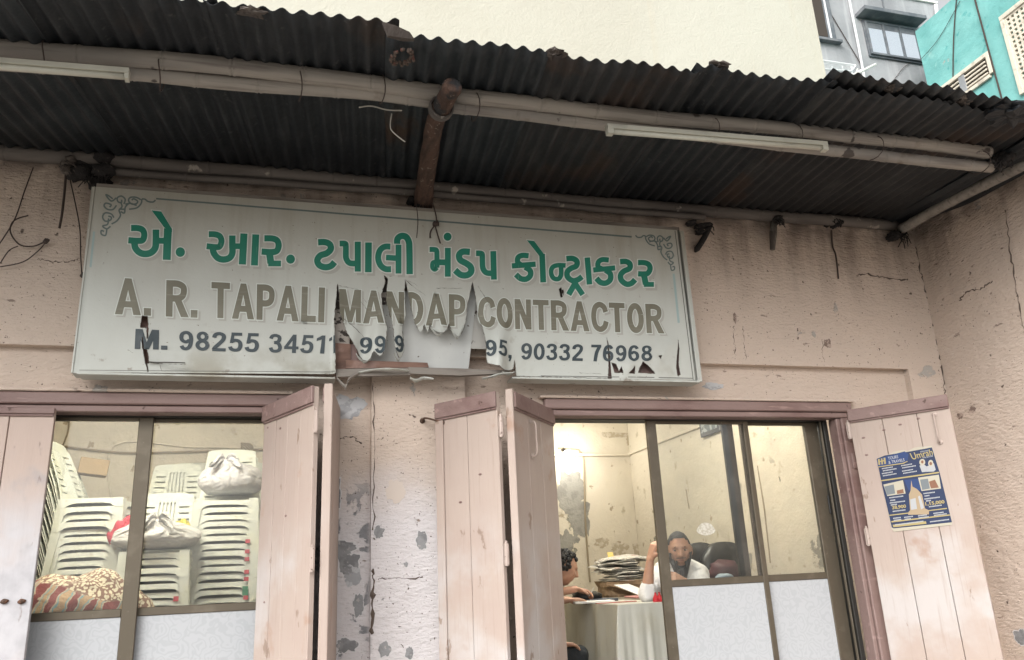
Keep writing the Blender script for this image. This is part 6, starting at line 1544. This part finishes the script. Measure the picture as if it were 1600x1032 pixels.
def wr(v): return v+Vector((mnoise.noise(v*9), mnoise.noise(v*9+Vector((5, 0, 0))), mnoise.noise(v*9+Vector((0, 7, 0)))))*.010+Vector((0, 1, 0))*.005*mnoise.noise(Vector((v.x*30, v.y*30, v.z*12)))
remeshed(shirt, 'shirt', M['shirt'], man, voxel=.007, smooth=4, post=wr)
tr_m = MB()
for i, k_ in enumerate(kn): limb(tr_m, [pel+Vector((-.07+.14*i, 0, -.01)), k_], [.105, .078]); limb(tr_m, [k_, Vector((k_.x, k_.y+.05, FL+.12))], [.075, .06])
remeshed(tr_m, 'trousers', M['darkcloth'], man, voxel=.012)
nz = lambda v, f, a: a*mnoise.noise(v*f)
head_shell(Hc, HRm, sc, lambda v: v.z > .078+.0*v.x or (v.y > -.060 and v.z > .066 and abs(v.x) > .02) or (abs(v.x) > .052 and v.z > .038 and v.y > -.052) or (v.y > .005 and v.z > -.045) or (v.y > -.030 and v.z > .012), lambda v: v*(1.035+nz(v, 60, .015)), 'hair', M['hair'], man)
def bkeep(v):
    if v.y > .012 or v.z > .004: return False
    if abs(v.x) > .052: return v.z < -.002
    if abs(v.x) < .022 and -.064 < v.z: return False
    return v.z < -.034-.024*(1-abs(v.x)/.052)
def bpush(v):
    k = min(1, max(0, (-.03-v.z)/.08)); q = v*(1.05+nz(v, 90, .03)); q.z -= .080*k**1.4*max(.25, 1-(abs(v.x)/.062)**2); q.y -= .016*k; q.x *= 1+.02*k
    return q
head_shell(Hc, HRm, sc, bkeep, bpush, 'beard', M['beard'], man)
head_shell(Hc, HRm, sc, lambda v: v.y < -.05 and abs(v.x) < .030 and -.042 < v.z < -.031, lambda v: v*1.02, 'moustache', M['beard'], man)
head_shell(Hc, HRm, sc, lambda v: v.y < -.05 and abs(v.x) < .017 and -.058 < v.z < -.043, lambda v: v*1.008, 'lips', M['lip'], man)
head_shell(Hc, HRm, sc, lambda v: v.y < -.04 and .012 < abs(v.x) < .050 and .026+.05*(abs(abs(v.x)-.030))<v.z<.036-.25*abs(abs(v.x)-.028), lambda v: v*1.012, 'eyebrows', M['hair'], man)
for sx in (-1, 1):
    e = MB(); c_ = Hc+HRm @ (Vector((sx*.031, -.0745, .010))*sc); e.blob(c_, (.0115*sc, .0090*sc, .0048*sc), 12, 8); eo = e.build('eye', M['eyew'], man, smooth=True)
    e = MB(); c_ = Hc+HRm @ (Vector((sx*.031-.001, -.0825, .010))*sc); e.blob(c_, (.0056*sc, .003*sc, .0050*sc), 10, 8); e.build('iris', M['eyeb'], eo, smooth=True)
st_ = thing('stool', (pel.x, pel.y, FL), 'seat under the bearded man, hidden behind the frosted panel', 'stool')
MB().bbox((pel.x-.22, pel.y-.2, FL+.33), (pel.x+.22, pel.y+.2, FL+.40), .02).build('seat', M['leather'], st_)
for sx in (-1, 1):
    for sy in (-1, 1): MB().tube([(pel.x+sx*.17, pel.y+sy*.15, FL), (pel.x+sx*.16, pel.y+sy*.14, FL+.33)], .015, 6).build('leg', M['metal'], st_)

# ---- the second person, leaning over the table at the shutter's edge
H2 = P(881, 889, 1.42)
p2 = thing('person', (H2.x-.25, H2.y, FL), 'curly haired person in dark clothes writing at the table, half hidden by the shutter', 'person')
HR2 = Matrix.Rotation(rad(80), 3, 'Z') @ Matrix.Rotation(rad(20), 3, 'X')
body = MB(); add_head(body, H2, HR2, 1.03)
nk = H2+HR2 @ Vector((0, .035, -.10)); sA = Vector((H2.x-.22, H2.y-.19, H2.z-.20)); sB = Vector((H2.x-.18, H2.y+.18, H2.z-.18)); pe2 = Vector((H2.x-.50, H2.y, FL+.50))
mid = (sA+sB)/2
limb(body, [nk+Vector((.01, 0, .02)), mid+Vector((.04, 0, .02))], [.055, .065])
def torso2(mb, g=0):
    limb(mb, [sA, mid+Vector((-.01, 0, .02)), sB], [.052+g, .08+g, .052+g]); 
    for k in (-.07, 0, .07): limb(mb, [mid+Vector((-.03, k*1.3, -.06)), mid.lerp(pe2, .5)+Vector((-.03, k, 0)), pe2+Vector((0, k, 0))], [.10+g, .12+g, .13+g], 16)
torso2(body)
w1 = P(899, 921, 1.36); h1 = P(908, 926, 1.36); e1 = Vector((w1.x-.24, w1.y+.03, TZ+.07))
w2 = P(886, 929, 1.20); w2.z = TZ+.035; e2 = Vector((w2.x-.22, w2.y-.05, TZ+.03))
limb(body, [sB, e1], [.045, .038]); limb(body, [e1, w1], [.037, .025]); hand(body, w1, Vector((.9, -.1, -.25)), Vector((.1, -.2, -1)), .95, .45, -1)
limb(body, [sA, e2], [.045, .038]); limb(body, [e2, w2], [.037, .024]); hand(body, w2, Vector((1, .1, -.02)), Vector((0, 0, -1)), .95, .25, 1)
k2 = P(903, 1026, .98); k2b = Vector((k2.x-.02, k2.y+.30, k2.z))
for i, k_ in enumerate((k2, k2b)):
    limb(body, [pe2+Vector((0, -.08+.16*i, 0)), k_], [.08, .055]); limb(body, [k_, Vector((k_.x, k_.y, FL+.08))], [.052, .04]); limb(body, [Vector((k_.x, k_.y, FL+.05)), Vector((k_.x+.15, k_.y, FL+.04))], [.04, .035])
remeshed(body, 'body', M['skin'], p2, voxel=.006, smooth=2)
sh = MB(); torso2(sh, .018); limb(sh, [sB, e1], [.06, .052]); limb(sh, [e1, e1.lerp(w1, .45)], [.05, .042]); limb(sh, [sA, e2], [.06, .052]); limb(sh, [e2, e2.lerp(w2, .55)], [.05, .04])
remeshed(sh, 'shirt', M['darkcloth'], p2, voxel=.008, smooth=4, post=wr)
tr2 = MB()
for i, k_ in enumerate((k2, k2b)): limb(tr2, [pe2+Vector((0, -.08+.16*i, -.01)), k_], [.10, .074]); limb(tr2, [k_, Vector((k_.x, k_.y, FL+.12))], [.072, .058])
remeshed(tr2, 'trousers', M['darkcloth'], p2, voxel=.01, post=wr)
hb_ = MB(); rnd = random.Random(3)
for i in range(330):
    d = Vector((rnd.gauss(0, 1), rnd.gauss(0, 1), rnd.gauss(0, 1))).normalized()
    if d.z < -.25 and d.y < .3: continue
    if d.y < -.45 and d.z < .60: continue
    c_ = H2+HR2 @ Vector((d.x*.086, d.y*.10+.008, d.z*.118+.01)); r = rnd.uniform(.012, .021)
    hb_.blob(c_, (r, r, r), 7, 5, .6, 4, i)
hb_.build('curly_hair', M['curly'], p2, smooth=True)
# the hand on the knee
hk = MB(); kw = k2+Vector((-.13, -.02, .085)); hand(hk, kw, Vector((1, -.1, -.12)), Vector((0, -.25, -1)), .95, .45, 1); limb(hk, [kw, kw+Vector((-.18, .02, .06))], [.026, .034])
remeshed(hk, 'hand', M['skin'], p2, voxel=.005, smooth=2)
c_ = P(912, 929, 1.3); b = MB(); b.tube([h1+Vector((.05, -.02, -.03)), h1+Vector((.09, -.03, .03))], .004, 6); tag(b.build('pen', M['metal'], origin=c_), 'shiny metal pen in the writing hand at the table edge', 'pen')
s2 = thing('stool', (pe2.x, pe2.y, FL), 'seat under the writing person, hidden behind the shutter', 'stool')
MB().bbox((pe2.x-.2, pe2.y-.2, FL+.33), (pe2.x+.2, pe2.y+.2, FL+.40), .02).build('seat', M['leather'], s2)
for sx in (-1, 1):
    for sy in (-1, 1): MB().tube([(pe2.x+sx*.16, pe2.y+sy*.15, FL), (pe2.x+sx*.15, pe2.y+sy*.14, FL+.33)], .015, 6).build('leg', M['metal'], s2)
